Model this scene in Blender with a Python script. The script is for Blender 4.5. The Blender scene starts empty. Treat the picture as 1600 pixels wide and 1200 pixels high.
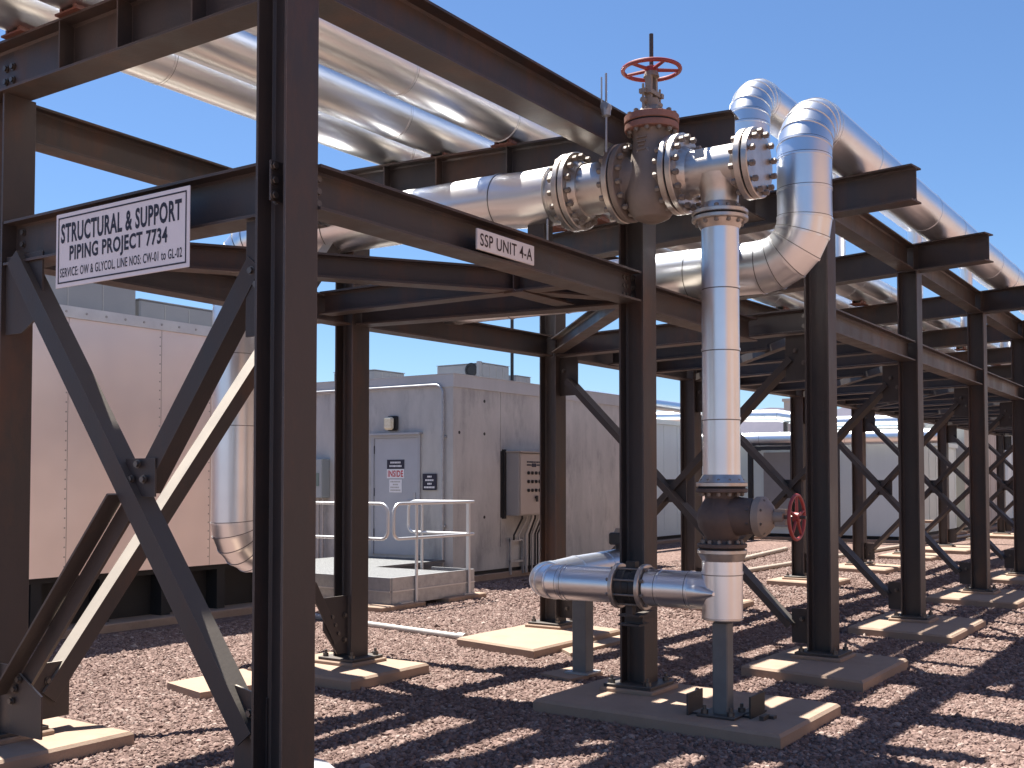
import bpy, math, random
from mathutils import Vector, Matrix
random.seed(7)
sc = bpy.context.scene
col = sc.collection
V = Vector

# ------------------------------------------------------------------ camera, world, sun, exposure
YAW = math.radians(34.11); PITCH = math.radians(2.0)
F0 = V((math.cos(YAW), math.sin(YAW), 0)); RT = V((math.sin(YAW), -math.cos(YAW), 0)); UPZ = V((0, 0, 1))
FW = F0 * math.cos(PITCH) + UPZ * math.sin(PITCH); UP = UPZ * math.cos(PITCH) - F0 * math.sin(PITCH)
cam = bpy.data.cameras.new('camera'); camo = bpy.data.objects.new('camera', cam); col.objects.link(camo)
cam.sensor_width = 36; cam.lens = 1720 / 1600 * 36; cam.shift_y = 0.0575; cam.clip_end = 20000; cam.clip_start = .05
m = Matrix((RT, UP, -FW)).transposed().to_4x4(); m.translation = V((0, 0, 1.6)); camo.matrix_world = m
sc.camera = camo

SUN = V((0.13, 0.41, 1.0)).normalized()
w = bpy.data.worlds.new('World'); sc.world = w; w.use_nodes = True
nt = w.node_tree; bg = nt.nodes['Background']
sky = nt.nodes.new('ShaderNodeTexSky'); sky.sky_type = 'NISHITA'; sky.sun_disc = False
sky.sun_elevation = math.asin(SUN.z); sky.sun_rotation = math.atan2(SUN.x, SUN.y)
sky.air_density = 1.0; sky.dust_density = 0.2; sky.ozone_density = 10.0; sky.altitude = 0
nt.links.new(sky.outputs[0], bg.inputs[0]); bg.inputs[1].default_value = 0.05
sl = bpy.data.lights.new('sun', 'SUN'); sl.energy = 5.0; sl.angle = math.radians(0.5); sl.color = (1, .95, .87)
so = bpy.data.objects.new('sun', sl); col.objects.link(so); so.rotation_euler = SUN.to_track_quat('Z', 'Y').to_euler()
sc.view_settings.view_transform = 'Standard'; sc.view_settings.look = 'None'
sc.view_settings.exposure = 1.6; sc.view_settings.gamma = 1.0

# ------------------------------------------------------------------ materials
def mat(name, color, rough=.6, metal=0., var=None, scale=4., bump=0., bscale=30., detail=6, streak=False, coat=0., spec=.5,
        var2=None, scale2=1.2, thr=(.45, .7), aniso=0., rvar=0., toplit=None, edge=None):
    M = bpy.data.materials.new(name); M.use_nodes = True
    n = M.node_tree.nodes; L = M.node_tree.links; b = n['Principled BSDF']
    b.inputs['Base Color'].default_value = (*color, 1); b.inputs['Roughness'].default_value = rough
    b.inputs['Metallic'].default_value = metal; b.inputs['Specular IOR Level'].default_value = spec
    tc = n.new('ShaderNodeTexCoord'); src = tc.outputs['Object']
    if streak:
        mp = n.new('ShaderNodeMapping'); mp.inputs['Scale'].default_value = streak if isinstance(streak, tuple) else (1, 1, .12)
        L.new(src, mp.inputs['Vector']); ssrc = mp.outputs[0]
    else: ssrc = src
    out = None
    if var:
        t = n.new('ShaderNodeTexNoise'); t.inputs['Scale'].default_value = scale; t.inputs['Detail'].default_value = detail
        t.inputs['Roughness'].default_value = .65
        L.new(ssrc, t.inputs['Vector'])
        r = n.new('ShaderNodeValToRGB'); r.color_ramp.elements[0].position = .35; r.color_ramp.elements[1].position = .68
        r.color_ramp.elements[0].color = (*color, 1); r.color_ramp.elements[1].color = (*var, 1)
        L.new(t.outputs[0], r.inputs[0]); out = r.outputs[0]
        if rvar:
            mr = n.new('ShaderNodeMapRange'); mr.inputs['To Min'].default_value = rough - rvar; mr.inputs['To Max'].default_value = rough + rvar
            mr.inputs['From Min'].default_value = .3; mr.inputs['From Max'].default_value = .7
            L.new(t.outputs[0], mr.inputs[0]); L.new(mr.outputs[0], b.inputs['Roughness'])
    if var2:
        t2 = n.new('ShaderNodeTexNoise'); t2.inputs['Scale'].default_value = scale2; t2.inputs['Detail'].default_value = 8
        t2.inputs['Roughness'].default_value = .7
        L.new(ssrc, t2.inputs['Vector'])
        r2 = n.new('ShaderNodeValToRGB'); r2.color_ramp.elements[0].position = thr[0]; r2.color_ramp.elements[1].position = thr[1]
        L.new(t2.outputs[0], r2.inputs[0])
        mx = n.new('ShaderNodeMix'); mx.data_type = 'RGBA'; L.new(r2.outputs[0], mx.inputs['Factor'])
        if out: L.new(out, mx.inputs['A'])
        else: mx.inputs['A'].default_value = (*color, 1)
        mx.inputs['B'].default_value = (*var2, 1); out = mx.outputs['Result']
    if edge:
        bv_ = n.new('ShaderNodeBevel'); bv_.samples = 3; bv_.inputs['Radius'].default_value = .007
        g2 = n.new('ShaderNodeNewGeometry'); dt = n.new('ShaderNodeVectorMath'); dt.operation = 'DOT_PRODUCT'
        L.new(bv_.outputs[0], dt.inputs[0]); L.new(g2.outputs['Normal'], dt.inputs[1])
        m4 = n.new('ShaderNodeMapRange'); m4.inputs['From Min'].default_value = .995; m4.inputs['From Max'].default_value = .86; m4.inputs['To Min'].default_value = 0; m4.inputs['To Max'].default_value = .8
        L.new(dt.outputs['Value'], m4.inputs[0])
        tn = n.new('ShaderNodeTexNoise'); tn.inputs['Scale'].default_value = 9; L.new(src, tn.inputs['Vector'])
        mm = n.new('ShaderNodeMath'); mm.operation = 'MULTIPLY'; L.new(m4.outputs[0], mm.inputs[0]); L.new(tn.outputs[0], mm.inputs[1])
        mx5 = n.new('ShaderNodeMix'); mx5.data_type = 'RGBA'; L.new(mm.outputs[0], mx5.inputs['Factor']); mx5.inputs['B'].default_value = (*edge, 1)
        if out: L.new(out, mx5.inputs['A'])
        out = mx5.outputs['Result']
    if toplit:  # sunlight painted in: upward faces get a paler colour
        ge = n.new('ShaderNodeNewGeometry'); sx = n.new('ShaderNodeSeparateXYZ'); L.new(ge.outputs['True Normal'], sx.inputs[0])
        mr2 = n.new('ShaderNodeMapRange'); mr2.inputs['From Min'].default_value = .3; mr2.inputs['From Max'].default_value = .6; mr2.inputs['To Max'].default_value = .9; L.new(sx.outputs['Z'], mr2.inputs[0])
        mx3 = n.new('ShaderNodeMix'); mx3.data_type = 'RGBA'; L.new(mr2.outputs[0], mx3.inputs['Factor']); mx3.inputs['B'].default_value = (*toplit, 1)
        if out: L.new(out, mx3.inputs['A'])
        else: mx3.inputs['A'].default_value = (*color, 1)
        out = mx3.outputs['Result']
    if out: L.new(out, b.inputs['Base Color'])
    if bump:
        t3 = n.new('ShaderNodeTexNoise'); t3.inputs['Scale'].default_value = bscale; t3.inputs['Detail'].default_value = 4
        L.new(src, t3.inputs['Vector'])
        bp = n.new('ShaderNodeBump'); bp.inputs['Strength'].default_value = bump; bp.inputs['Distance'].default_value = .02
        L.new(t3.outputs[0], bp.inputs['Height']); L.new(bp.outputs[0], b.inputs['Normal'])
    if aniso: b.inputs['Anisotropic'].default_value = aniso
    return M

STEEL = mat('mill_steel', (.046, .0395, .039), .5, .2, (.074, .057, .051), 3, .06, 60, var2=(.13, .062, .036), scale2=1.7, thr=(.50, .78), streak=(1, 1, .35), rvar=.12, spec=.5, toplit=(.40, .35, .29), edge=(.24, .19, .17))
STEEL_D = mat('dark_steel', (.046, .042, .043), .55, .25, (.068, .056, .052), 3, .06, 60, var2=(.09, .05, .035), scale2=1.3, thr=(.6, .85), streak=(1, 1, .35), rvar=.1, spec=.4, toplit=(.12, .105, .092), edge=(.20, .165, .15))
BOLT = mat('bolt_steel', (.16, .15, .14), .45, .7, (.09, .07, .06), 20)
BOLT_R = mat('rusty_bolt', (.17, .14, .12), .55, .3, (.30, .265, .235), 25)
RED_PRIMER = mat('primer_saddle', (.16, .055, .035), .7, 0, (.10, .04, .03), 9)
CLAD = mat('aluminium_cladding', (.82, .83, .85), .33, 1., (.77, .78, .80), 2.2, .006, 1.6, rvar=.02, detail=3)
CLAD_DULL = mat('dull_cladding', (.72, .71, .70), .40, 1., (.6, .59, .58), 3, .05, 4, rvar=.07)
SEAM = mat('cladding_seam', (.16, .155, .155), .5, .8)
STAIN = mat('stainless', (.66, .63, .60), .37, .95, (.54, .50, .47), 5, .03, 8, rvar=.05)
FLANGE = mat('flange_steel', (.60, .56, .52), .36, .85, (.46, .41, .37), 8, .05, 30, var2=(.36, .25, .19), scale2=7, thr=(.6, .8))
GASKET = mat('gasket', (.012, .012, .013), .8)
CAST = mat('cast_body', (.20, .165, .14), .62, .15, (.25, .20, .17), 5, .12, 40)
CAST_D = mat('dark_cast_body', (.085, .062, .055), .6, .15, (.12, .085, .07), 6, .12, 40)
CAST_L = mat('pale_cast', (.30, .255, .215), .6, .2, (.24, .20, .17), 8, .1, 40)
REDB = mat('oxide_red', (.29, .135, .105), .65, .1, (.22, .115, .09), 10, .08, 40)
REDW = mat('red_wheel_paint', (.29, .035, .035), .45, 0, (.22, .03, .03), 12)
BLACK = mat('black_paint', (.014, .014, .015), .5, 0, (.022, .02, .02), 8)
GREYP = mat('grey_post_paint', (.15, .155, .155), .55, .1, (.12, .12, .12), 5, .04, 40)
CONC = mat('footing_concrete', (.295, .208, .152), .9, 0, (.32, .228, .168), 5, .12, 70, var2=(.225, .155, .11), scale2=2.2, thr=(.52, .78))
WALL_C = mat('weathered_wall', (.50, .49, .465), .85, 0, (.38, .375, .36), 2.2, .06, 30, var2=(.19, .19, .195), scale2=2.4, thr=(.52, .80), streak=(1, 1, .36))
CAP = mat('parapet_metal', (.48, .48, .475), .6, .1, (.42, .42, .415), 2, streak=True)
DOORM = mat('door_paint', (.40, .42, .455), .5, 0, (.37, .385, .42), 2)
FRAME = mat('door_frame_paint', (.36, .375, .40), .5)
GALV = mat('galvanised', (.42, .43, .445), .45, .6, (.33, .34, .355), 12, rvar=.08)
ALUR = mat('rail_aluminium', (.60, .60, .60), .42, .7)
PANEL = mat('panel_paint', (.40, .345, .30), .5, .15, (.37, .32, .28), 2)
PANEL_S = mat('panel_grey', (.33, .32, .31), .5, .2)
COPPER = mat('brushed_sheet', (.90, .81, .785), .37, .90, (.82, .735, .71), 1.1, .02, .9, rvar=.05, detail=2)
UNIT = mat('unit_paint', (0.302, 0.302, 0.307), .6, .1, (0.273, 0.273, 0.278), 2)
WHITEW = mat('white_cladding', (.66, .75, .76), .5, .1, (.61, .70, .71), 1.5, streak=True)
TANW = mat('tan_cladding', (.50, .48, .44), .7, 0, (.45, .41, .37), 1.5, streak=True)
WHITE = mat('sign_white', (.76, .74, .77), .45, 0, (.71, .69, .72), 3)
PINKW = mat('plate_white', (.76, .72, .70), .5, 0, (.70, .66, .64), 6)
INK = mat('sign_ink', (.012, .012, .03), .6)
INKB = mat('brown_ink', (.03, .012, .012), .6)
REDI = mat('red_ink', (.5, .04, .05), .5)
PAPER = mat('paper', (.78, .78, .80), .6)
SHEET = mat('white_plastic', (0.452, 0.452, 0.476), .4, 0, (0.418, 0.418, 0.447), 5)
LENS = mat('lamp_lens', (.66, .58, .40), .25, 0, (.80, .74, .58), 30)
PVC = mat('grey_conduit', (.44, .42, .40), .5, .3, (.38, .36, .34), 6)
BEIGE = mat('beige_pipe', (0.360, 0.302, 0.244), .6)
NEAR_BLACK = mat('skid_black', (.018, .017, .017), .7)  # plain near-black colour for skids, gaps, hinges and small fittings
MOUNT = mat('mountain_rock', (0.116, 0.116, 0.157), .95, 0, (0.145, 0.139, 0.180), .01)

def gravel_mat():
    M = bpy.data.materials.new('crushed_stone'); M.use_nodes = True
    n = M.node_tree.nodes; L = M.node_tree.links; b = n['Principled BSDF']; b.inputs['Roughness'].default_value = .92
    b.inputs['Specular IOR Level'].default_value = .25
    oi = n.new('ShaderNodeObjectInfo'); r = n.new('ShaderNodeValToRGB')
    e = r.color_ramp.elements; e[0].color = (0.1102, 0.0717, 0.0594, 1); e[1].color = (0.3413, 0.2733, 0.2397, 1)
    for p, c in ((.35, (0.1712, 0.1131, 0.0963, 1)), (.7, (0.2097, 0.1422, 0.1232, 1)), (.93, (0.2589, 0.1904, 0.1635, 1))):
        k = e.new(p); k.color = c
    L.new(oi.outputs['Random'], r.inputs[0]); L.new(r.outputs[0], b.inputs['Base Color'])
    return M
STONE = gravel_mat()

def ground_mat():
    M = bpy.data.materials.new('gravel_bed'); M.use_nodes = True
    n = M.node_tree.nodes; L = M.node_tree.links; b = n['Principled BSDF']; b.inputs['Roughness'].default_value = .95
    b.inputs['Specular IOR Level'].default_value = .2
    tc = n.new('ShaderNodeTexCoord')
    v = n.new('ShaderNodeTexVoronoi'); v.inputs['Scale'].default_value = 28; L.new(tc.outputs['Object'], v.inputs['Vector'])
    t = n.new('ShaderNodeTexNoise'); t.inputs['Scale'].default_value = .6; t.inputs['Detail'].default_value = 8; L.new(tc.outputs['Object'], t.inputs['Vector'])
    sp = n.new('ShaderNodeSeparateColor'); L.new(v.outputs['Color'], sp.inputs[0])
    r = n.new('ShaderNodeValToRGB'); e = r.color_ramp.elements; e[0].color = (0.1049, 0.0683, 0.0582, 1); e[1].color = (0.2643, 0.1915, 0.1635, 1)
    k = e.new(.5); k.color = (0.1712, 0.1131, 0.0963, 1)
    L.new(sp.outputs[0], r.inputs[0])
    mx = n.new('ShaderNodeMix'); mx.data_type = 'RGBA'; mx.blend_type = 'MULTIPLY'; mx.inputs['Factor'].default_value = .5
    r2 = n.new('ShaderNodeValToRGB'); r2.color_ramp.elements[0].color = (.62, .6, .6, 1); r2.color_ramp.elements[1].color = (1.25, 1.2, 1.18, 1)
    L.new(t.outputs[0], r2.inputs[0]); L.new(r.outputs[0], mx.inputs['A']); L.new(r2.outputs[0], mx.inputs['B'])
    L.new(mx.outputs['Result'], b.inputs['Base Color'])
    bp = n.new('ShaderNodeBump'); bp.inputs['Strength'].default_value = .9; bp.inputs['Distance'].default_value = .025; bp.invert = True
    L.new(v.outputs['Distance'], bp.inputs['Height']); L.new(bp.outputs[0], b.inputs['Normal'])
    return M

# ------------------------------------------------------------------ mesh builder
def frame(d, up=None):
    d = d.normalized()
    if up is None: up = V((0, 0, 1)) if abs(d.z) < .95 else V((0, 1, 0))
    s = d.cross(up)
    if s.length < 1e-6: up = V((1, 0, 0)); s = d.cross(up)
    s.normalize(); u = s.cross(d).normalized()
    return d, s, u

class MB:
    def __init__(self): self.v = []; self.f = []; self.mi = []
    def add(self, vs, fs, mi=0):
        o = len(self.v); self.v += [V(p) for p in vs]; self.f += [tuple(i + o for i in f) for f in fs]; self.mi += [mi] * len(fs); return self
    def box(self, c, s, ax=None, mi=0, ch=0.):
        """box centre c, full sizes s, optional axes (3 vectors); ch chamfers the vertical and top edges"""
        ax = ax or (V((1, 0, 0)), V((0, 1, 0)), V((0, 0, 1))); c = V(c); a, b, d = (k / 2 for k in s)
        if not ch:
            P = [c + ax[0] * x * a + ax[1] * y * b + ax[2] * z * d for z in (-1, 1) for y in (-1, 1) for x in (-1, 1)]
            return self.add(P, [(0, 2, 3, 1), (4, 5, 7, 6), (0, 1, 5, 4), (2, 6, 7, 3), (0, 4, 6, 2), (1, 3, 7, 5)], mi)
        def ring(k, z): return [c + ax[0] * x + ax[1] * y + ax[2] * z for x, y in
              ((-a + k, -b), (a - k, -b), (a, -b + k), (a, b - k), (a - k, b), (-a + k, b), (-a, b - k), (-a, -b + k))]
        def ring2(k, z): return [c + ax[0] * x + ax[1] * y + ax[2] * z for x, y in
              ((-a + k + ch, -b + ch), (a - k - ch, -b + ch), (a - ch, -b + k + ch), (a - ch, b - k - ch), (a - k - ch, b - ch), (-a + k + ch, b - ch), (-a + ch, b - k - ch), (-a + ch, -b + k + ch))]
        P = ring2(ch * .4, -d) + ring(ch, -d + ch) + ring(ch, d - ch) + ring2(ch * .4, d)
        F = [tuple(range(7, -1, -1)), tuple(range(24, 32))]
        for l in range(3):
            for i in range(8): j = (i + 1) % 8; F.append((l * 8 + i, l * 8 + j, l * 8 + 8 + j, l * 8 + 8 + i))
        return self.add(P, F, mi)
    def b2(self, p, q, mi=0, ch=0.):
        p = V(p); q = V(q); return self.box((p + q) / 2, [abs(x) for x in (q - p)], mi=mi, ch=ch)
    def prism(self, pts, z0, z1, mi=0):
        n = len(pts); P = [V((x, y, z0)) for x, y in pts] + [V((x, y, z1)) for x, y in pts]
        F = [tuple(range(n - 1, -1, -1)), tuple(range(n, 2 * n))] + [(i, (i + 1) % n, n + (i + 1) % n, n + i) for i in range(n)]
        return self.add(P, F, mi)
    def section(self, p, q, prof, up=None, mi=0):
        """extrude 2-D profile (s,u) from p to q"""
        p = V(p); q = V(q); d, s, u = frame(q - p, up); n = len(prof)
        P = [p + s * a + u * b for a, b in prof] + [q + s * a + u * b for a, b in prof]
        F = [(i, n + i, n + (i + 1) % n, (i + 1) % n) for i in range(n)]
        F += [tuple(range(n)), tuple(range(2 * n - 1, n - 1, -1))]
        return self.add(P, F, mi)
    def ibeam(self, p, q, d=.25, b=.2, tf=.013, tw=.009, up=None, mi=0):
        h = d / 2; w2 = b / 2; t = tw / 2; f = .012
        pr = [(-w2, -h), (w2, -h), (w2, -h + tf), (t + f, -h + tf), (t, -h + tf + f), (t, h - tf - f), (t + f, h - tf), (w2, h - tf), (w2, h),
              (-w2, h), (-w2, h - tf), (-t - f, h - tf), (-t, h - tf - f), (-t, -h + tf + f), (-t - f, -h + tf), (-w2, -h + tf)]
        return self.section(p, q, pr, up, mi)
    def angle(self, p, q, a=.1, b=.1, t=.01, up=None, mi=0):
        return self.section(p, q, [(0, 0), (a, 0), (a, t), (t, t), (t, b), (0, b)], up, mi)
    def channel(self, p, q, d=.15, b=.06, t=.01, up=None, mi=0):
        h = d / 2
        return self.section(p, q, [(0, -h), (b, -h), (b, -h + t), (t, -h + t), (t, h - t), (b, h - t), (b, h), (0, h)], up, mi)
    def cyl(self, p, q, r, n=24, r2=None, mi=0, caps=True):
        p = V(p); q = V(q); d, s, u = frame(q - p); r2 = r if r2 is None else r2
        c = [(math.cos(i * 2 * math.pi / n), math.sin(i * 2 * math.pi / n)) for i in range(n)]
        P = [p + (s * x + u * y) * r for x, y in c] + [q + (s * x + u * y) * r2 for x, y in c]
        F = [(i, (i + 1) % n, n + (i + 1) % n, n + i) for i in range(n)]
        if caps: F += [tuple(range(n - 1, -1, -1)), tuple(range(n, 2 * n))]
        return self.add(P, F, mi)
    def lathe(self, p, axis, prof, n=32, mi=0):
        """prof: (distance along axis, radius)"""
        p = V(p); d, s, u = frame(V(axis)); m_ = len(prof); P = []; F = []
        for h, r in prof:
            for i in range(n): a = i * 2 * math.pi / n; P.append(p + d * h + (s * math.cos(a) + u * math.sin(a)) * max(r, 1e-4))
        for l in range(m_ - 1):
            for i in range(n): j = (i + 1) % n; F.append((l * n + i, l * n + j, (l + 1) * n + j, (l + 1) * n + i))
        F += [tuple(range(n - 1, -1, -1)), tuple(range((m_ - 1) * n, m_ * n))]
        return self.add(P, F, mi)
    def torus(self, c, axis, R, r, n=40, k=10, mi=0):
        c = V(c); d, s, u = frame(V(axis)); P = []; F = []
        for i in range(n):
            a = i * 2 * math.pi / n; e = s * math.cos(a) + u * math.sin(a)
            for j in range(k): b = j * 2 * math.pi / k; P.append(c + e * (R + r * math.cos(b)) + d * r * math.sin(b))
        for i in range(n):
            for j in range(k): F.append((i * k + j, ((i + 1) % n) * k + j, ((i + 1) % n) * k + (j + 1) % k, i * k + (j + 1) % k))
        return self.add(P, F, mi)
    def tube(self, pts, r, n=32, seams=None, mi=0, smi=1, split=True, caps=True, lip=.0045):
        """cladded pipe: own rings for every segment (gored joints) and a lip and dark lap line at each seam"""
        pts = [V(p) for p in pts]; D = [(pts[i + 1] - pts[i]).normalized() for i in range(len(pts) - 1)]
        d, s, u = frame(D[0]); rings = []; T = []; fr = []
        for i in range(len(pts)):
            if i == 0: t = D[0]
            elif i == len(pts) - 1: t = D[-1]
            else: t = (D[i - 1] + D[i]).normalized()
            if i:
                q = D[i - 2 if i > 1 else 0].rotation_difference(D[i - 1]); s = q @ s; u = q @ u
            ring = []; base = D[i - 1] if i else D[0]
            for k in range(n):
                a = k * 2 * math.pi / n; e = s * math.cos(a) + u * math.sin(a); o = e * r
                o = o - base * (o.dot(t) / max(base.dot(t), .2)); ring.append(pts[i] + o)
            rings.append(ring); T.append(t)
        if split:
            for i in range(len(pts) - 1):
                self.add(rings[i] + rings[i + 1], [(k, (k + 1) % n, n + (k + 1) % n, n + k) for k in range(n)], mi)
        else:
            P = sum(rings, []); F = []
            for i in range(len(pts) - 1):
                F += [(i * n + k, i * n + (k + 1) % n, (i + 1) * n + (k + 1) % n, (i + 1) * n + k) for k in range(n)]
            self.add(P, F, mi)
        if caps:
            self.add(rings[0], [tuple(range(n - 1, -1, -1))], mi); self.add(rings[-1], [tuple(range(n))], mi)
        for i in (range(1, len(pts) - 1) if seams is None else seams):
            for (o0, o1, kk, mm) in ((-.016, .0, lip, mi), (.0, .006, lip * .35, smi)):
                A = [pts[i] + (p - pts[i]) * (1 + kk / r) + T[i] * o0 for p in rings[i]]
                B = [pts[i] + (p - pts[i]) * (1 + kk / r) + T[i] * o1 for p in rings[i]]
                A0 = [pts[i] + (p - pts[i]) * .99 + T[i] * o0 for p in rings[i]]
                B0 = [pts[i] + (p - pts[i]) * .99 + T[i] * o1 for p in rings[i]]
                q = [(k + a * n, (k + 1) % n + a * n, (k + 1) % n + (a + 1) * n, k + (a + 1) * n) for a in range(3) for k in range(n)]
                self.add(A0 + A + B + B0, q, mm)
        return self

def straight(p, q, step):
    p = V(p); q = V(q); k = max(1, round((q - p).length / step)); return [p.lerp(q, i / k) for i in range(k + 1)]
def bend(c, a, b, R, n=5):
    """fillet corner c between incoming direction a and outgoing direction b"""
    a = V(a).normalized(); b = V(b).normalized(); c = V(c); o = c - a * R + b * R; out = []
    for i in range(n + 1):
        t = i / n * math.pi / 2; out.append(o - b * R * math.cos(t) + a * R * math.sin(t))
    return out

ORG = {}
def thing(name, label, cat, loc=(0, 0, 0), group=None):
    o = bpy.data.objects.new(name, None); col.objects.link(o); o.location = loc; o.empty_display_size = .2
    o['label'] = label; o['category'] = cat
    if group: o['group'] = group
    ORG[o.name] = V(loc); return o
def make_mesh(name, mb, mats, org):
    me = bpy.data.meshes.new(name); me.from_pydata([tuple(p - org) for p in mb.v], [], mb.f)
    for x in (mats if isinstance(mats, (list, tuple)) else [mats]): me.materials.append(x)
    me.polygons.foreach_set('material_index', mb.mi); me.polygons.foreach_set('use_smooth', [True] * len(mb.f))
    me.update(); me.set_sharp_from_angle(angle=math.radians(28)); return me
def part(name, mb, mats, parent, label=None):
    org = ORG[parent.name]; o = bpy.data.objects.new(name, make_mesh(name, mb, mats, org)); col.objects.link(o); o.parent = parent
    ORG[o.name] = org
    if label: o['label'] = label
    return o
def solo(name, mb, mats, label, cat, group=None, loc=None):
    loc = V(loc) if loc else sum(mb.v, V()) / len(mb.v)
    o = bpy.data.objects.new(name, make_mesh(name, mb, mats, loc)); col.objects.link(o); o.location = loc
    o['label'] = label; o['category'] = cat
    if group: o['group'] = group
    ORG[o.name] = loc; return o
def struct(name, mb, mats, kind='structure'):
    o = bpy.data.objects.new(name, make_mesh(name, mb, mats, V())); col.objects.link(o); o['kind'] = kind; ORG[o.name] = V(); return o
MESH = {}
def inst(name, key, maker, mats, parent, loc, axis=(0, 0, 1)):
    """shared-mesh small part, modelled about the origin along +Z"""
    if key not in MESH: MESH[key] = make_mesh(name, maker(), mats, V())
    o = bpy.data.objects.new(name, MESH[key]); col.objects.link(o); o.parent = parent
    o.location = V(loc) - ORG[parent.name]; o.rotation_euler = V(axis).to_track_quat('Z', 'Y').to_euler(); return o

def stud(L, r):
    b = MB(); b.cyl((0, 0, -L / 2), (0, 0, L / 2), r * .55, 8)
    for s in (-1, 1): b.cyl((0, 0, s * (L / 2 - r * 1.7)), (0, 0, s * (L / 2 - r * .25)), r, 6)
    return b
def anchor():
    b = MB(); b.cyl((0, 0, 0), (0, 0, .055), .012, 8); b.cyl((0, 0, .0), (0, 0, .028), .024, 6); return b
def hexb():
    b = MB(); b.cyl((0, 0, -.002), (0, 0, .016), .017, 6); b.cyl((0, 0, -.002), (0, 0, .004), .023, 12); return b

def text_mesh(body, origin, ux, uy, width, height, bold=.0, align='L'):
    """flat lettering fitted to width x height, lower-left corner at origin"""
    cu = bpy.data.curves.new('lettering', 'FONT'); cu.body = body; cu.size = 1; cu.offset = bold; cu.resolution_u = 3; cu.space_character = 1.08
    ob = bpy.data.objects.new('lettering', cu); col.objects.link(ob); bpy.context.view_layer.update()
    me = bpy.data.meshes.new_from_object(ob.evaluated_get(bpy.context.evaluated_depsgraph_get()))
    vs = [v.co.copy() for v in me.vertices]; fs = [tuple(p.vertices) for p in me.polygons]
    bpy.data.objects.remove(ob); bpy.data.curves.remove(cu); bpy.data.meshes.remove(me)
    x0 = min(v.x for v in vs); x1 = max(v.x for v in vs); y0 = min(v.y for v in vs); y1 = max(v.y for v in vs)
    o = V(origin); ux = V(ux); uy = V(uy)
    return MB().add([o + ux * (v.x - x0) / (x1 - x0) * width + uy * (v.y - y0) / (y1 - y0) * height for v in vs], fs)
def merge(*ms):
    r = MB()
    for q in ms:
        o = len(r.v); r.v += q.v; r.f += [tuple(i + o for i in f) for f in q.f]; r.mi += q.mi
    return r

# ------------------------------------------------------------------ ground, gravel, mountain
g = MB(); g.add([(-9000, -9000, 0), (9000, -9000, 0), (9000, 9000, 0), (-9000, 9000, 0)], [(0, 1, 2, 3)])
struct('ground', g, ground_mat())
def scatter(name, quad, density, size, seed):
    me = bpy.data.meshes.new(name); me.from_pydata([(x, y, 0) for x, y in quad], [], [tuple(range(len(quad)))]); me.materials.append(STONE)
    o = bpy.data.objects.new(name, me); col.objects.link(o); o['kind'] = 'stuff'
    ng = bpy.data.node_groups.new(name, 'GeometryNodeTree')
    ng.interface.new_socket('Geometry', in_out='INPUT', socket_type='NodeSocketGeometry')
    ng.interface.new_socket('Geometry', in_out='OUTPUT', socket_type='NodeSocketGeometry')
    N = ng.nodes; L = ng.links; gi = N.new('NodeGroupInput'); go = N.new('NodeGroupOutput')
    d = N.new('GeometryNodeDistributePointsOnFaces'); d.inputs['Density'].default_value = density; d.inputs['Seed'].default_value = seed
    ico = N.new('GeometryNodeMeshIcoSphere'); ico.inputs['Radius'].default_value = 1; ico.inputs['Subdivisions'].default_value = 1
    sp = N.new('GeometryNodeSetPosition'); nz = N.new('ShaderNodeTexNoise'); nz.inputs['Scale'].default_value = 1.7
    sub = N.new('ShaderNodeVectorMath'); sub.operation = 'SUBTRACT'; sub.inputs[1].default_value = (.5, .5, .5)
    mul = N.new('ShaderNodeVectorMath'); mul.operation = 'SCALE'; mul.inputs['Scale'].default_value = 1.3
    L.new(nz.outputs['Color'], sub.inputs[0]); L.new(sub.outputs[0], mul.inputs[0]); L.new(mul.outputs[0], sp.inputs['Offset']); L.new(ico.outputs[0], sp.inputs['Geometry'])
    sm = N.new('GeometryNodeSetMaterial'); sm.inputs['Material'].default_value = STONE; L.new(sp.outputs[0], sm.inputs['Geometry'])
    ip = N.new('GeometryNodeInstanceOnPoints'); rr = N.new('FunctionNodeRandomValue'); rr.data_type = 'FLOAT_VECTOR'; rr.inputs['Min'].default_value = (-.5, -.5, 0); rr.inputs['Max'].default_value = (.5, .5, 6.28)
    rs = N.new('FunctionNodeRandomValue'); rs.data_type = 'FLOAT_VECTOR'; rs.inputs['Min'].default_value = (size * .4, size * .4, size * .3); rs.inputs['Max'].default_value = (size * 1.25, size * 1.0, size * .75)
    rs.inputs['Seed'].default_value = 3
    L.new(gi.outputs[0], d.inputs[0]); L.new(d.outputs[0], ip.inputs['Points']); L.new(sm.outputs[0], ip.inputs['Instance'])
    L.new(rr.outputs[0], ip.inputs['Rotation']); L.new(rs.outputs[0], ip.inputs['Scale'])
    jn = N.new('GeometryNodeJoinGeometry'); L.new(ip.outputs[0], jn.inputs[0]); L.new(jn.outputs[0], go.inputs[0])
    md = o.modifiers.new('scatter', 'NODES'); md.node_group = ng
    return o
scatter('gravel', [(2.6, 4.4), (6.6, .2), (11.5, .8), (11.5, 9.3), (6.4, 10.0), (3.0, 8.6)], 1400, .023, 1)
scatter('loose_stones', [(2.6, 4.4), (6.6, .2), (11.5, .8), (11.5, 9.3), (6.4, 10.0), (3.0, 8.6)], 14, .042, 5)
scatter('gravel', [(11.5, .8), (22, 3.2), (26, 9.4), (13.4, 10.1), (11.5, 9.3)], 420, .032, 2)
mt = MB(); P = []; n_ = 40
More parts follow.
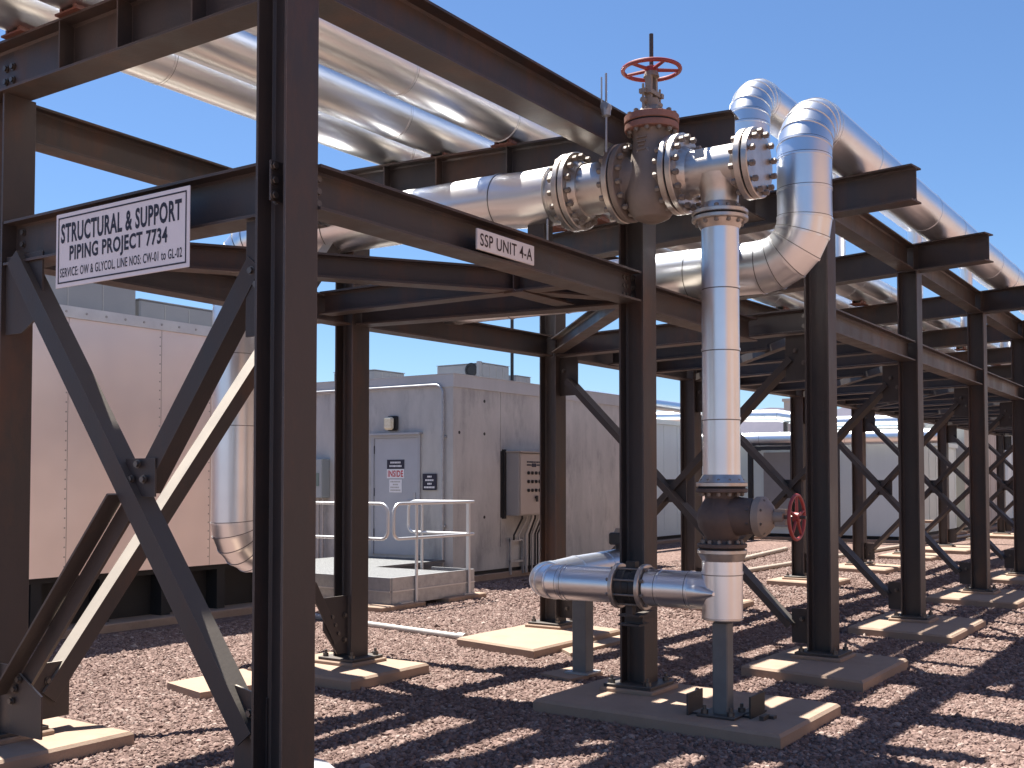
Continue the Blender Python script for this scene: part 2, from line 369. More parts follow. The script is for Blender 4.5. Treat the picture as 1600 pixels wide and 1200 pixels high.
for i in range(n_ + 1):
    t = i / n_; h = 480 * max(0, math.sin(math.pi * t)) ** .8 * (1 + .16 * math.sin(9 * t + 1) + .08 * math.sin(23 * t))
    x = 5600 - 200 * t; y = 3100 - 2700 * t
    P += [V((x, y, -5)), V((x + 350, y + 90, max(h, 1))), V((x + 1800, y + 300, -5))]
F_ = []
for i in range(n_): a = i * 3; F_ += [(a, a + 3, a + 4, a + 1), (a + 1, a + 4, a + 5, a + 2)]
mt.add(P, F_); struct('mountain', mt, MOUNT)

# ------------------------------------------------------------------ the two pipe racks
TOPZ = 4.20; BOTZ = 3.90; MT = 3.12; MBt = 2.90; MZ = (MT + MBt) / 2
rack1 = thing('pipe_rack', 'dark brown steel rack bay at the front left with the large white project sign', 'pipe rack', (3.7, 3.8, 0))
rack2 = thing('pipe_rack', 'long dark steel rack of many bays running away to the right behind the valve column', 'pipe rack', (9.35, 3.1, 0))
UPY = V((0, 1, 0))
def column(rack, x, y, ztop, d=.20, b=.205, z0=.09, anch=True):
    c = part('column', MB().ibeam((x, y, z0 + .02), (x, y, ztop), d, b, .014, .010, UPY), STEEL, rack)
    if z0: part('grout_pad', MB().box((x, y, z0 + .012), (.43, .43, .036), ch=.008), CONC, c); z0 += .03
    p = MB().box((x, y, z0 + .012), (.38, .38, .024), ch=.003); part('base_plate', p, STEEL_D, c)
    if anch:
        for sx in (-1, 1):
            for sy in (-1, 1): inst('anchor_bolt', 'anchor', anchor, BOLT, c, (x + sx * .145, y + sy * .145, z0 + .024))
    return c
def beam(rack, p, q, z0, z1, b=.18, m_=STEEL, stiff=()):
    zc = (z0 + z1) / 2; p = V((p[0], p[1], zc)); q = V((q[0], q[1], zc)); mb = MB().ibeam(p, q, z1 - z0, b, .014, .009)
    d = (q - p).normalized(); s = d.cross(UPZ)
    for t in stiff:
        mb.box(p + d * t, (b - .006, .010, z1 - z0 - .03), (s, d, UPZ))
    return part('beam', mb, m_, rack)
def bolts(parent, pts, axis):
    for p in pts: inst('bolt', 'hexb', hexb, BOLT, parent, p, axis)

A = (3.70, 3.80); Zc = (3.75, 6.2); B = (7.2, 3.76); G = (6.9, 6.3)
H2 = .09
cA = column(rack1, *A, 4.24, d=.2, b=.21, z0=.0)
cZ = column(rack1, *Zc, BOTZ); cB = column(rack1, *B, BOTZ); cG = column(rack1, *G, BOTZ, z0=.095)
# top level
bZA = beam(rack1, (3.72, 3.905), (3.72, 8.6), BOTZ, TOPZ, .2, stiff=(.5, 1.1, 1.62))
beam(rack1, (3.81, 3.78), (7.09, 3.76), 3.94, 4.21, .2)
BGd = V((G[0] - B[0], G[1] - B[1], 0)).normalized(); Bend = V((B[0], B[1], 0)) - BGd * .74; Gend = V((G[0], G[1], 0)) + BGd * 1.4
beam(rack1, Bend, Gend, BOTZ + .003, 4.21, .2, stiff=(.66, .83, 1.78, 2.42, 2.92, 3.3))
beam(rack1, (3.86, 6.2), (6.78, 6.3), 3.66, 3.893, .16)
# middle level
bm = beam(rack1, (3.74, 3.91), (3.74, 6.09), MBt - .03, MT + .01, .18)
bolts(bm, [(3.735, 6.02, z) for z in (2.93, 3.0, 3.07)], (-1, 0, 0))
bAB = beam(rack1, (3.81, 3.775), (7.09, 3.76), MBt, MT, .18)
bolts(bAB, [(x, 3.766, z) for x in (3.87, 6.98, 7.03) for z in (2.95, 3.01, 3.07)], (0, -1, 0))
beam(rack1, (3.86, 6.2), (6.79, 6.3), MBt, MT - .005, .17)
beam(rack1, (G[0] + .0, G[1] - .11), (B[0], B[1] + .11), MBt, MT - .01, .17)
beam(rack1, (3.90, 6.05), (7.06, 3.9), MBt + .035, MT - .02, .15)           # plan brace
beam(rack1, (7.31, 3.76), (9.33, 3.76), 2.85, 3.055, .17)
beam(rack1, (7.31, 3.70), (9.36, 3.70), 3.93, 4.19, .2)
# clip angles with bolts on the columns
for cc, xx, yy in ((cA, 3.66, 3.79), (cB, 7.15, 3.75)):
    k = part('clip_angle', MB().box((xx - .03, yy + .01, MZ), (.075, .012, .19)), STEEL_D, rack1)
    bolts(k, [(xx - .05, yy + .003, z) for z in (2.94, 3.01, 3.08)], (0, -1, 0))
for z in (3.98, 4.06, 4.14): inst('bolt', 'hexb', hexb, BOLT, bAB, (3.63, 3.805, z), (-1, 0, 0)); inst('bolt', 'hexb', hexb, BOLT, bAB, (3.63, 3.845, z), (-1, 0, 0))
bolts(bZA, [(3.712, 6.12 + dy, z) for dy in (0, .07) for z in (4.0, 4.08)], (-1, 0, 0))
for z in (3.03, 2.93): inst('bolt', 'hexb', hexb, BOLT, bAB, (3.655, 3.82, z), (-1, 0, 0))
# cross brace facing the camera, plane X = 3.70
def brace_angle(rack, p, q, up, a=.10, b=.10, t=.011, m_=STEEL_D): return part('brace', MB().angle(p, q, a, b, t, up), m_, rack)
XP = 3.66
def edge_angle(p, q, nrm, edge, w_, leg, t=.011):
    """rolled angle: flat face towards nrm, second leg along the edge lying in direction 'edge', pointing away from nrm"""
    d, s, u = frame(V(q) - V(p), V(nrm)); k = 1 if s.dot(V(edge)) > 0 else -1; h = w_ / 2
    pr = [(-h, 0), (h, 0), (h, -leg), (h - t, -leg), (h - t, -t), (-h, -t)] if k > 0 else [(-h, 0), (h, 0), (h, -t), (-h + t, -t), (-h + t, -leg), (-h, -leg)]
    return MB().section(p, q, pr, V(nrm))
NXm = V((-1, 0, 0))
part('brace', edge_angle((XP - .03, 5.97, 2.90), (XP - .03, 3.99, .38), NXm, (0, -1, 1), .115, .115), STEEL_D, rack1)
part('brace', edge_angle((XP + .02, 4.00, 2.66), (XP + .02, 4.85, 1.57), NXm, (0, -1, -1), .11, .105), STEEL_D, rack1)
d3 = V((0, 1.02, -1.13)).normalized()
part('brace', edge_angle((XP + .03, 4.93, 1.49), (XP + .03, 5.98, .33), NXm, (0, -1, -1), .105, .02), STEEL, rack1)
part('brace', MB().section((XP + .03, 4.93 + .048, 1.49 + .043), (XP + .03, 5.98 + .048, .33 + .043), [(-.006, -.11), (.006, -.11), (.006, .0), (-.006, .0)], V((-1, 0, 0)) * -1), STEEL, rack1)
gp = part('gusset_plate', MB().section((XP + .012, 5.99, 2.66), (XP + .024, 5.99, 2.66), [(-.10, .26), (.26, .26), (.26, -.10), (.06, -.2), (-.10, -.2)], UPZ), STEEL_D, rack1)
bolts(gp, [(XP - .005, 5.86, 2.77), (XP - .005, 5.80, 2.69)], (-1, 0, 0))
gp = part('gusset_plate', MB().section((XP + .01, 4.83, 1.62), (XP + .02, 4.83, 1.62), [(-.12, .1), (.12, .1), (.12, -.1), (-.12, -.1)], UPZ), STEEL_D, rack1)
bolts(gp, [(XP - .006, 4.83 + dy, 1.64 + dz) for dy, dz in ((0, .05), (.05, -.03), (-.05, -.03))], (-1, 0, 0))
gp = part('gusset_plate', MB().section((XP + .012, 6.0, .34), (XP + .024, 6.0, .34), [(-.10, .20), (.02, .2), (.32, .05), (.32, -.19), (-.10, -.19)], UPZ), STEEL, rack1)
bolts(gp, [(XP, 5.88, .47), (XP, 5.92, .41), (XP, 5.95, .34)], (-1, 0, 0))
gp = part('gusset_plate', MB().section((XP + .012, 3.98, .4), (XP + .024, 3.98, .4), [(-.12, .22), (.10, .18), (.10, -.28), (-.12, -.28)], UPZ), STEEL, rack1)
bolts(gp, [(XP, 3.98, .50), (XP, 3.95, .40)], (-1, 0, 0))
gp = part('gusset_plate', MB().b2((3.685, 3.90, 2.30), (3.697, 4.06, MBt - .035)), STEEL_D, rack1); bolts(gp, [(3.683, 4.02, 2.62), (3.683, 3.98, 2.55)], (-1, 0, 0))
# long side brace of the far row with its upper leg, coloured pale to look sunlit
part('brace', edge_angle((4.02, 6.13, .28), (6.76, 6.22, 3.70), (0, -1, 0), (-1, 0, 1), .105, .115), STEEL, rack1)
gp = part('gusset_plate', MB().box((4.0, 6.16, .32), (.34, .012, .34)), STEEL, rack1); bolts(gp, [(4.02, 6.15, .38), (4.08, 6.15, .36)], (0, -1, 0))
# stub brace and gusset at the foot of the far column
gp = part('gusset_plate', MB().section((6.66, 6.245, .42), (6.66, 6.257, .42), [(-.14, .24), (.14, .24), (.14, -.23), (.02, -.23), (-.14, -.02)], UPZ), STEEL_D, rack1)
bolts(gp, [(6.61, 6.24, .50), (6.645, 6.24, .43), (6.68, 6.24, .36), (6.76, 6.24, .5), (6.76, 6.24, .3)], (0, -1, 0))
part('brace', MB().angle((6.72, 6.235, .32), (6.42, 6.235, .80), .09, .07, .010, UPY), STEEL, rack1)

# ---- long rack
NX = [9.38, 12.42, 16.0, 19.3, 22.7, 26.1, 29.5, 33.0]
NR = [(x, 3.12 + .004 * (x - 9.4)) for x in NX]
FR = [(9.80, 6.12), (13.15, 6.1), (16.67, 5.9), (20.1, 6.0), (23.6, 6.1), (26.8, 6.05), (30.3, 6.05), (34.0, 6.1)]
for i, (n0, f0) in enumerate(zip(NR, FR)):
    far = i > 4
    column(rack2, *n0, BOTZ - .01, d=.21, b=.215, anch=not far); column(rack2, *f0, BOTZ - .01, d=.2, b=.2, anch=not far)
    a = V((*n0, 0)); c = V((*f0, 0)); d = (c - a).normalized()
    beam(rack2, a - d * ((n0[1] - 2.27) / d.y), c + d * .85, BOTZ - .012, TOPZ - .015, .2, stiff=() if far else ((n0[1] - 2.27) / d.y - .1, (n0[1] - 2.27) / d.y + .1))
    mb_ = beam(rack2, a + d * .11, c - d * .11, MBt, MT - .01, .16)
    if not far: bolts(mb_, [a + d * .15 + V((-.008, 0, z)) for z in (2.96, 3.05)], (-1, 0, 0))
    # X brace of the frame
    s = UPZ.cross(d)      # roughly -X
    def P3(t, z): return a.lerp(c, t) + V((0, 0, z))
    Ln = (c - a).length; e = .26 / Ln
    part('brace', MB().channel(P3(1 - e, 2.66) + s * .02, P3(e, .36) + s * .02, .125, .06, .010, s), STEEL_D, rack2)
    part('brace', MB().channel(P3(e, 2.66) - s * .03, P3(1 - e, .36) - s * .03, .125, .06, .010, s), STEEL_D, rack2)
    for t, z, hh in ((e * .75, 2.69, .4), (1 - e * .75, 2.69, .4), (e * .6, .34, .30), (1 - e * .6, .34, .30)):
        gq = part('gusset_plate', MB().box(P3(t, z) - s * .004, (.012, .28, hh), (s, d, UPZ)), STEEL_D, rack2)
        if not far: bolts(gq, [P3(t, z + dz) + d * dy + s * .008 for dy, dz in ((.04, .06), (-.04, -.05))], s)
    gq = part('gusset_plate', MB().box(P3(.5, 1.51) - s * .012, (.012, .26, .22), (s, d, UPZ)), STEEL_D, rack2)
    if i < len(NR) - 1:
        n1, f1 = NR[i + 1], FR[i + 1]
        for (p, q) in ((n0, n1), (f0, f1)):
            p = V((*p, 0)); q = V((*q, 0)); dl = (q - p).normalized()
            beam(rack2, p + dl * .11, q - dl * .11, BOTZ, TOPZ - .03, .17)
            beam(rack2, p + dl * .115, q - dl * .115, MBt + .005, MT, .17)
        # intermediate mid-level cross beams and plan braces
        for t in (.34, .67):
            p = V((*n0, 0)).lerp(V((*n1, 0)), t); q = V((*f0, 0)).lerp(V((*f1, 0)), t); dd = (q - p).normalized()
            beam(rack2, p + dd * .1, q - dd * .1, MBt + .015, MT - .03, .14, STEEL_D)
        p = V((*n0, MBt - .01)); q = V((*f1, MBt - .01)); dd = (q - p).normalized()
        part('brace', MB().angle(p + dd * .3, q - dd * .3, .08, .08, .01), STEEL_D, rack2)
p = V((9.66, 5.98, 3.0)); q = V((7.34, 3.9, 3.0)); part('brace', MB().ibeam(p, q, .15, .13, .010, .008), STEEL, rack2)
beam(rack2, (7.01, 6.3), (9.69, 6.13), MBt, MT - .005, .17)

# ------------------------------------------------------------------ footings
def footing(quad, z1, label, c=.018):
    cx = sum(p[0] for p in quad) / 4; cy = sum(p[1] for p in quad) / 4
    def sh(k): return [(x + (c * k if x < cx else -c * k), y + (c * k if y < cy else -c * k)) for x, y in quad]
    P = [V((x, y, -.05)) for x, y in quad] + [V((x, y, z1 - c)) for x, y in quad] + [V((x, y, z1)) for x, y in sh(1)]
    Fq = [(8, 9, 10, 11)] + [(l * 4 + i, l * 4 + (i + 1) % 4, l * 4 + 4 + (i + 1) % 4, l * 4 + 4 + i) for l in range(2) for i in range(4)]
    return solo('concrete_footing', MB().add(P, Fq), CONC, label, 'footing', 'concrete column footings', (cx, cy, 0))
def quad(x0, x1, y0, y1, k=.0): return [(x0, y0), (x1, y0), (x1 + k, y1), (x0 + k, y1)]
footing(quad(6.36, 7.5, 2.38, 4.2, .1), .09, 'long concrete footing shared by the valve column stand and the steel column')
footing(quad(8.42, 9.72, 2.5, 3.55, .18), .09, 'concrete footing just right of the long shared one, front row')
footing(quad(11.35, 12.95, 2.5, 3.58, .2), .09, 'second front row concrete footing right of the long shared one')
footing(quad(14.9, 16.6, 2.5, 3.65, .2), .09, 'third front row concrete footing right of the long shared one')
footing(quad(18.3, 20.0, 2.6, 3.7, .2), .09, 'front row concrete footing at the right edge, fourth from the shared one')
footing(quad(2.9, 4.28, 5.66, 6.75), .09, 'concrete footing at the left edge below the crossed braces')
footing(quad(6.27, 7.22, 5.72, 6.85), .095, 'tan concrete footing right behind the big foreground column')
footing(quad(8.35, 10.0, 5.42, 6.45, .22), .09, 'sunlit tan footing behind the low pipe elbow, conduits end beside it')
footing(quad(12.45, 13.4, 5.35, 6.4, .2), .09, 'back row footing half hidden by the vertical silver pipe bottom')
footing(quad(16.1, 17.25, 5.3, 6.3, .2), .09, 'back row footing seen left of the first front column past the valves')
footing(quad(19.2, 20.5, 5.3, 6.4, .2), .09, 'small sunlit back row footing between first two front columns past the valves')
footing(quad(22.8, 24.2, 5.4, 6.5, .2), .09, 'back row footing mostly behind the second front column past the valves')
footing(quad(25.5, 27.5, 5.3, 6.4, .2), .09, 'small far footing between second and third front columns past the valves')
footing(quad(33.0, 34.8, 5.4, 6.5, .2), .09, 'smallest most distant footing, far right of the back row')
def slab(q, z1, label): 
    b = MB(); b.prism(q, -.03, z1); return solo('concrete_slab', b, CONC, label, 'slab')
slab([(5.42, 6.42), (6.0, 6.3), (6.35, 6.95), (5.55, 6.95)], .06, 'low thin concrete slab in the gravel left of the big foreground column')
slab([(8.62, 5.2), (9.85, 5.2), (10.1, 5.40), (8.8, 5.40)], .04, 'flat thin slab lying in front of the sunlit footing')
slab([(7.55, 4.55), (7.98, 4.5), (8.05, 4.85), (7.65, 4.9)], .03, 'tiny square slab at the foot of the thin grey post')
# bracket scraps on the shared footing
b = MB(); b.box((6.72, 2.62, .105), (.10, .03, .03)); b.box((6.78, 2.6, .10), (.05, .06, .02)); solo('steel_offcut', b, STEEL_D, 'small dark steel offcut lying on the long shared footing', 'offcut')

# ------------------------------------------------------------------ overhead pipes
def shoe(parent, x, y, z0, z1, L=.26, w_=.2):
    b = MB(); b.b2((x - L / 2, y - w_ / 2, z0), (x + L / 2, y + w_ / 2, z0 + .012)); b.b2((x - L / 2 + .01, y - .07, z0 + .012), (x + L / 2 - .01, y - .05, z1 + .02)); b.b2((x - L / 2 + .01, y + .05, z0 + .012), (x + L / 2 - .01, y + .07, z1 + .02))
    return part('pipe_shoe', b, RED_PRIMER, parent)
xs = [3.72, 7.05] + [a + .15 for a in NX[:6]]
for (yy, rr, lab, off) in ((4.79, .178, 'overhead aluminium clad pipe, one of three over the sign bay, nearest the hand valve', .35), (5.42, .178, 'overhead aluminium clad pipe, middle one of the three over the sign bay', .0), (5.95, .172, 'overhead aluminium clad pipe, farthest and lowest looking of the three over the sign bay', .55)):
    z = TOPZ + .022 + rr; t = thing('clad_pipe', lab, 'pipe', (3.7, yy, z), 'parallel overhead pipes')
    part('cladding', MB().tube(straight((-2 + off, yy, z), (40, yy, z), 1.21), rr, 40), [CLAD, SEAM], t)
    for x in xs: shoe(t, x, yy, TOPZ - .002 if x < 8 else TOPZ - .016, z - rr + .015)
# the pipe with the tall double elbow beside the valves
z = 4.395
X8 = 8.14
path = straight((X8, 6.7, 3.265), (X8, 3.16, 3.265), .62)[:-1] + bend((X8, 2.82, 3.265), (0, -1, 0), (0, 0, 1), .34, 5)
path += straight(path[-1], (X8, 2.82, z - .36), .24)[1:-1] + bend((X8, 2.82, z), (0, 0, 1), (1, 0, 0), .34, 6)
path += straight(path[-1], (40, 2.82, z), 1.1)[1:]
t = thing('clad_pipe', 'large aluminium pipe rising in a double elbow right of the hand valves', 'pipe', (X8, 2.82, 3.265))
part('cladding', MB().tube(path, .205, 44), [CLAD, SEAM], t)
for x in [a + .05 for a in NX[:6]]: shoe(t, x, 2.82, TOPZ - .016, z - .19)
X9 = 9.98; z9 = 5.36; Y9 = 4.0
path = [V((X9, 5.0, 4.5)), V((X9, 4.6, 4.5))] + bend((X9, Y9, 4.5), (0, -1, 0), (0, 0, 1), .28, 4) + bend((X9, Y9, z9), (0, 0, 1), (1, 0, 0), .34, 6) + straight((X9 + .34, Y9, z9), (40, Y9, z9), 1.1)[1:]
t = thing('clad_pipe', 'aluminium pipe looping over at the top, behind the tall double elbow pipe', 'pipe', (X9, Y9, 4.12))
part('cladding', MB().tube(path, .2, 40), [CLAD, SEAM], t)
for (n0, f0) in list(zip(NR, FR))[1:6]:
    x = n0[0] + (f0[0] - n0[0]) * (Y9 - n0[1]) / (f0[1] - n0[1]); part('support_leg', MB().cyl((x, Y9, TOPZ - .016), (x, Y9, z9 - .18), .10, 24), CLAD, t)
t = thing('clad_pipe', 'thin aluminium pipe on the long rack between the looping pipe and the overhead three', 'pipe', (10.4, 4.33, 4.34))
part('cladding', MB().tube(straight((8.9, 4.42, 4.33), (40, 4.42, 4.33), 1.2), .125, 24), [CLAD, SEAM], t)
# reducer and flanges where the mid-level pipe ends
t = thing('clad_pipe', 'small mid level pipe with fittings under the rack, seen over the concrete building', 'pipe', (8.9, 6.9, 3.3))
part('cladding', MB().tube(straight((8.0, 7.1, 3.26), (8.0, 8.6, 3.26), .5), .085, 24), [CLAD_DULL, SEAM], t)
b = MB(); b.lathe((8.0, 7.1, 3.26), (0, -1, 0), [(0, .085), (.1, .085), (.1, .14), (.14, .14), (.14, .07), (.34, .07), (.34, .13), (.38, .13)], 24); b.cyl((8.0, 6.85, 3.26), (8.0, 6.85, 3.08), .04); part('fitting', b, STAIN, t)

# ------------------------------------------------------------------ main pipe, gate valve, tee, globe valve
PX = 6.7; PZ = 3.66
def flange(parent, c, axis, r, th=.042, gap=.011, n=14, mats=(FLANGE, FLANGE), rb=None, blen=.185, hub=0, hub2=0, rb_r=.0205, blind=False):
    """bolted flange pair centred at c; returns the first flange part"""
    c = V(c); d, s, u = frame(V(axis)); out = []
    for k, sg in enumerate((-1, 1)):
        mb = MB(); h = (hub, hub2)[k]; pr = [(gap / 2, r - .006), (gap / 2 + .004, r), (gap / 2 + th - .004, r), (gap / 2 + th, r - .005)]
        if h: pr += [(gap / 2 + th + .001, h + .028), (gap / 2 + th + .05, h)]
        mb.lathe(c, d * sg, [(gap / 2 - .001, .02)] + pr + [(pr[-1][0] + .001, .02)], 44)
        out.append(part('flange', mb, mats[k], parent))
    part('gasket', MB().cyl(c - d * gap / 2 * .98, c + d * gap / 2 * .98, r - .014, 40), GASKET, parent)
    rb = rb or r - .035; key = 'stud%.3f%.3f' % (blen, rb_r)
    for i in range(n):
        a = (i + .5) * 2 * math.pi / n
        inst('bolt', key, lambda: stud(blen, rb_r), BOLT_R, out[0], c + (s * math.cos(a) + u * math.sin(a)) * rb, d)
    return out
YD = (0, 1, 0)
mp = thing('pipeline', 'large horizontal silver pipe entering the flanged red wheel valve from the left', 'pipeline', (PX, 4.3, PZ))
zl = PZ + .05
path = [V((7.22, 7.5, -.05)), V((7.22, 7.5, .3))] + bend((7.22, 7.5, .98), (0, 0, 1), (-1, 0, 0), .245, 5) + bend((PX, 7.5, .98), (-1, 0, 0), (0, 0, 1), .27, 5) + straight((PX, 7.5, 1.45), (PX, 7.5, zl - .36), .75)[1:-1] + bend((PX, 7.5, zl), (0, 0, 1), (0, -1, 0), .36, 6) + straight((PX, 7.14, zl), (PX, 4.62, PZ + .02), .85)[1:] + [V((PX, 4.36, PZ))]
part('cladding', MB().tube(path, .205, 44), [CLAD, SEAM], mp)
b = MB().lathe((PX, 4.37, PZ), (0, -1, 0), [(0, .209), (.22, .209), (.225, .20)], 44); part('end_sleeve', b, [CLAD], mp)
part('spool', MB().lathe((PX, 4.16, PZ), (0, -1, 0), [(0, .18), (.5, .18)], 40), STAIN, mp)
flange(mp, (PX, 3.985, PZ), YD, .275, n=16, hub=.19, hub2=.19)
flange(mp, (PX, 3.59, PZ), YD, .272, n=16, hub=.15, hub2=.19, mats=(CAST, FLANGE))
b = MB(); b.b2((PX - .09, 4.2, MT), (PX + .09, 4.38, MT + .012)); b.b2((PX - .06, 4.22, MT + .012), (PX + .06, 4.36, 3.47)); part('support_stool', b, STEEL_D, mp)
beam(rack1, (6.35, 4.29), (7.06, 4.29), MBt + .02, MT, .16)
beam(rack1, (6.43, 3.86), (6.43, 6.16), MBt + .03, MT - .01, .14)

gv = thing('gate_valve', 'big rusty gate valve topped by a horizontal red handwheel against the sky', 'valve', (PX, 3.385, PZ))
b = MB(); b.lathe((PX, 3.385, 3.36), (0, 0, 1), [(0, .05), (.03, .12), (.09, .165), (.18, .185), (.30, .18), (.42, .150), (.52, .128), (.60, .125), (.635, .14)], 36)
b.lathe((PX, 3.575, PZ), (0, -1, 0), [(0, .19), (.06, .165), (.13, .16), (.27, .16), (.34, .165), (.40, .19)], 36)
for k, (w_, dz) in enumerate(((.075, 0), (.06, .03), (.045, .055), (.07, .085), (.05, .15), (.06, .175))): b.box((PX - .128 - .002 * k, 3.395, 3.92 - dz), (.02, w_, .008), mi=0)
part('body', b, CAST, gv)
part('tag_plate', MB().b2((PX - .135, 3.34, 3.80), (PX - .128, 3.43, 3.84)), FLANGE, gv)
b = MB(); b.lathe((PX, 3.385, 3.985), (0, 0, 1), [(0, .05), (0, .178), (.004, .184), (.042, .184), (.046, .17)], 44); fb = part('body_flange', b, REDB, gv)
part('gasket', MB().cyl((PX, 3.385, 4.03), (PX, 3.385, 4.042), .176, 40), GASKET, gv)
b = MB(); b.lathe((PX, 3.385, 4.04), (0, 0, 1), [(0, .05), (0, .18), (.004, .187), (.046, .187), (.05, .178), (.052, .12)], 44); bf = part('bonnet_flange', b, REDB, gv)
for i in range(12):
    a = (i + .5) * math.pi / 6; inst('bolt', 'studgv', lambda: stud(.155, .017), BOLT_R, bf, (PX + .155 * math.cos(a), 3.385 + .155 * math.sin(a), 4.038))
b = MB(); b.lathe((PX, 3.385, 4.09), (0, 0, 1), [(0, .115), (.03, .10), (.06, .07), (.075, .05)], 32); part('bonnet', b, CAST_L, gv)
b = MB()
for s in (-1, 1):
    b.section((PX + s * .045, 3.385, 4.13), (PX + s * .036, 3.385, 4.375), [(-.022, -.014), (.022, -.014), (.022, .014), (-.022, .014)], (1, 0, 0) and V((1, 0, 0)))
    b.cyl((PX + s * .03, 3.385 - s * .02, 4.19), (PX + s * .095, 3.385 - s * .02, 4.19), .02, 12); b.box((PX + s * .085, 3.385 - s * .02, 4.25), (.03, .05, .03)); b.cyl((PX + s * .085, 3.385 - s * .02, 4.13), (PX + s * .085, 3.385 - s * .02, 4.30), .009, 8)
b.box((PX, 3.385, 4.25), (.16, .07, .03)); b.cyl((PX, 3.385, 4.16), (PX, 3.385, 4.21), .05, 20); b.cyl((PX, 3.385, 4.365), (PX, 3.385, 4.40), .055, 24, .045); part('yoke', b, CAST_L, gv)
part('stem', MB().cyl((PX, 3.385, 4.1), (PX, 3.385, 4.665), .0145, 16), STEEL, gv)
def handwheel(parent, c, axis, R, r=.011, spokes=5, hub=.035, m_=REDW):
    c = V(c); d, s, u = frame(V(axis)); b = MB().torus(c, d, R, r, 48, 10); b.lathe(c - d * .022, d, [(0, hub * .8), (.004, hub), (.04, hub), (.044, hub * .8)], 24)
    for i in range(spokes):
        a = i * 2 * math.pi / spokes + .3; e = s * math.cos(a) + u * math.sin(a); b.cyl(c + e * hub * .8, c + e * R, r * .95, 8, r * .75)
    return part('handwheel', b, m_, parent)
handwheel(gv, (PX, 3.385, 4.415), (0, 0, 1), .195, .0145, 5, .045)

tp = thing('pipe_tee', 'stainless tee with a blind bolted end and the tall silver vertical pipe below', 'pipe', (PX, 2.89, PZ))
flange(tp, (PX, 3.17, PZ), YD, .268, n=16, hub=.152, hub2=.16, mats=(FLANGE, FLANGE))
b = MB().lathe((PX, 3.16, PZ - .01), (0, -1, 0), [(0, .155), (.04, .15), (.45, .15)], 44)
b.lathe((PX, 2.89, PZ - .12), (0, 0, -1), [(-.06, .155), (.0, .142), (.03, .13), (.07, .122), (.2, .121)], 40); part('tee_body', b, STAIN, tp)
flange(tp, (PX, 2.66, PZ - .01), YD, .228, n=12, hub2=.152, hub=0, blen=.18)
b = MB(); b.b2((PX - .152, 2.93, 3.70), (PX - .149, 3.0, 3.76)); part('stamp_plate', b, FLANGE, tp)
VY = 2.89
flange(tp, (PX, VY, 3.335), (0, 0, 1), .183, th=.028, n=12, hub=.126, hub2=.122, blen=.12, rb_r=.015)
path = straight((PX, VY, 3.26), (PX, VY, 1.64), .42); path[-2] = V((PX, VY, 2.0)); part('cladding', MB().tube(path, .122, 40), [CLAD, SEAM], tp)

gl = thing('globe_valve', 'dark brown globe valve low on the vertical silver pipe with upright red handwheel', 'valve', (PX, VY, 1.36))
flange(gl, (PX, VY, 1.56), (0, 0, 1), .166, th=.028, n=12, hub=0, hub2=.122, mats=(CAST_D, FLANGE), blen=.115, rb_r=.0145)
flange(gl, (PX, VY, 1.165), (0, 0, 1), .160, th=.028, n=12, hub=.13, hub2=0, mats=(FLANGE, CAST_D), blen=.115, rb_r=.0145)
b = MB(); b.lathe((PX, VY, 1.19), (0, 0, 1), [(0, .115), (.03, .105), (.06, .115), (.11, .150), (.16, .162), (.22, .155), (.27, .125), (.30, .108), (.34, .115)], 40)
b.lathe((PX, VY, 1.375), (0, -1, 0), [(0, .13), (.12, .125), (.2, .115), (.235, .118)], 36); part('body', b, CAST_D, gl)
b = MB(); b.lathe((PX, VY - .24, 1.375), (0, -1, 0), [(0, .05), (0, .123), (.004, .128), (.05, .128), (.06, .12), (.10, .075), (.115, .05)], 40); bn = part('bonnet', b, CAST_L, gl)
for i in range(8):
    a = (i + .5) * math.pi / 4; inst('bolt', 'studgl', lambda: stud(.11, .013), BOLT, bn, (PX + .108 * math.cos(a), VY - .255, 1.375 + .108 * math.sin(a)), YD)
b = MB(); b.cyl((PX, VY - .35, 1.375), (PX, VY - .42, 1.375), .04, 16); b.box((PX, VY - .40, 1.41), (.05, .07, .03)); b.box((PX, VY - .40, 1.34), (.05, .07, .03)); part('yoke', b, CAST_L, gl)
part('stem', MB().cyl((PX, VY - .3, 1.375), (PX, VY - .56, 1.375), .011, 12), BOLT, gl)
handwheel(gl, (PX, VY - .50, 1.375), (0, 1, 0), .138, .0115, 5, .032)

lp = thing('clad_pipe', 'low silver pipe branching left near the ground and turning back at a rounded elbow', 'pipe', (PX, VY, .9))
part('cladding', MB().tube([V((PX, VY, 1.13)), V((PX, VY, 1.0)), V((PX, VY, .72))], .131, 40), [CLAD, SEAM], lp)
part('bottom_cap', MB().lathe((PX, VY, .722), (0, 0, -1), [(0, .134), (.012, .134), (.02, .12), (.03, .06)], 36), STAIN, lp)
LZ = .885
part('miter_cone', MB().cyl((PX, VY + .25, LZ), (PX - .138, VY + .0, LZ - .005), .1235, 36, .012), [CLAD], lp)
part('cladding', MB().tube([V((PX, VY + .02, LZ)), V((PX, VY + .22, LZ)), V((PX, VY + .44, LZ)), V((PX, 3.42, LZ))], .122, 40), [CLAD, SEAM], lp)
path = [V((PX, 3.66, LZ)), V((PX, 4.06, LZ))] + bend((PX, 4.36, LZ), (0, 1, 0), (1, 0, 0), .27, 5) + [V((7.3, 4.36, LZ + .02)), V((7.75, 4.36, LZ + .03)), V((8.25, 4.36, LZ + .05))]
part('cladding', MB().tube(path, .122, 40), [CLAD, SEAM], lp)
bv = thing('butterfly_valve', 'black wafer valve clamped between flanges on the low silver pipe', 'valve', (PX, 3.545, LZ))
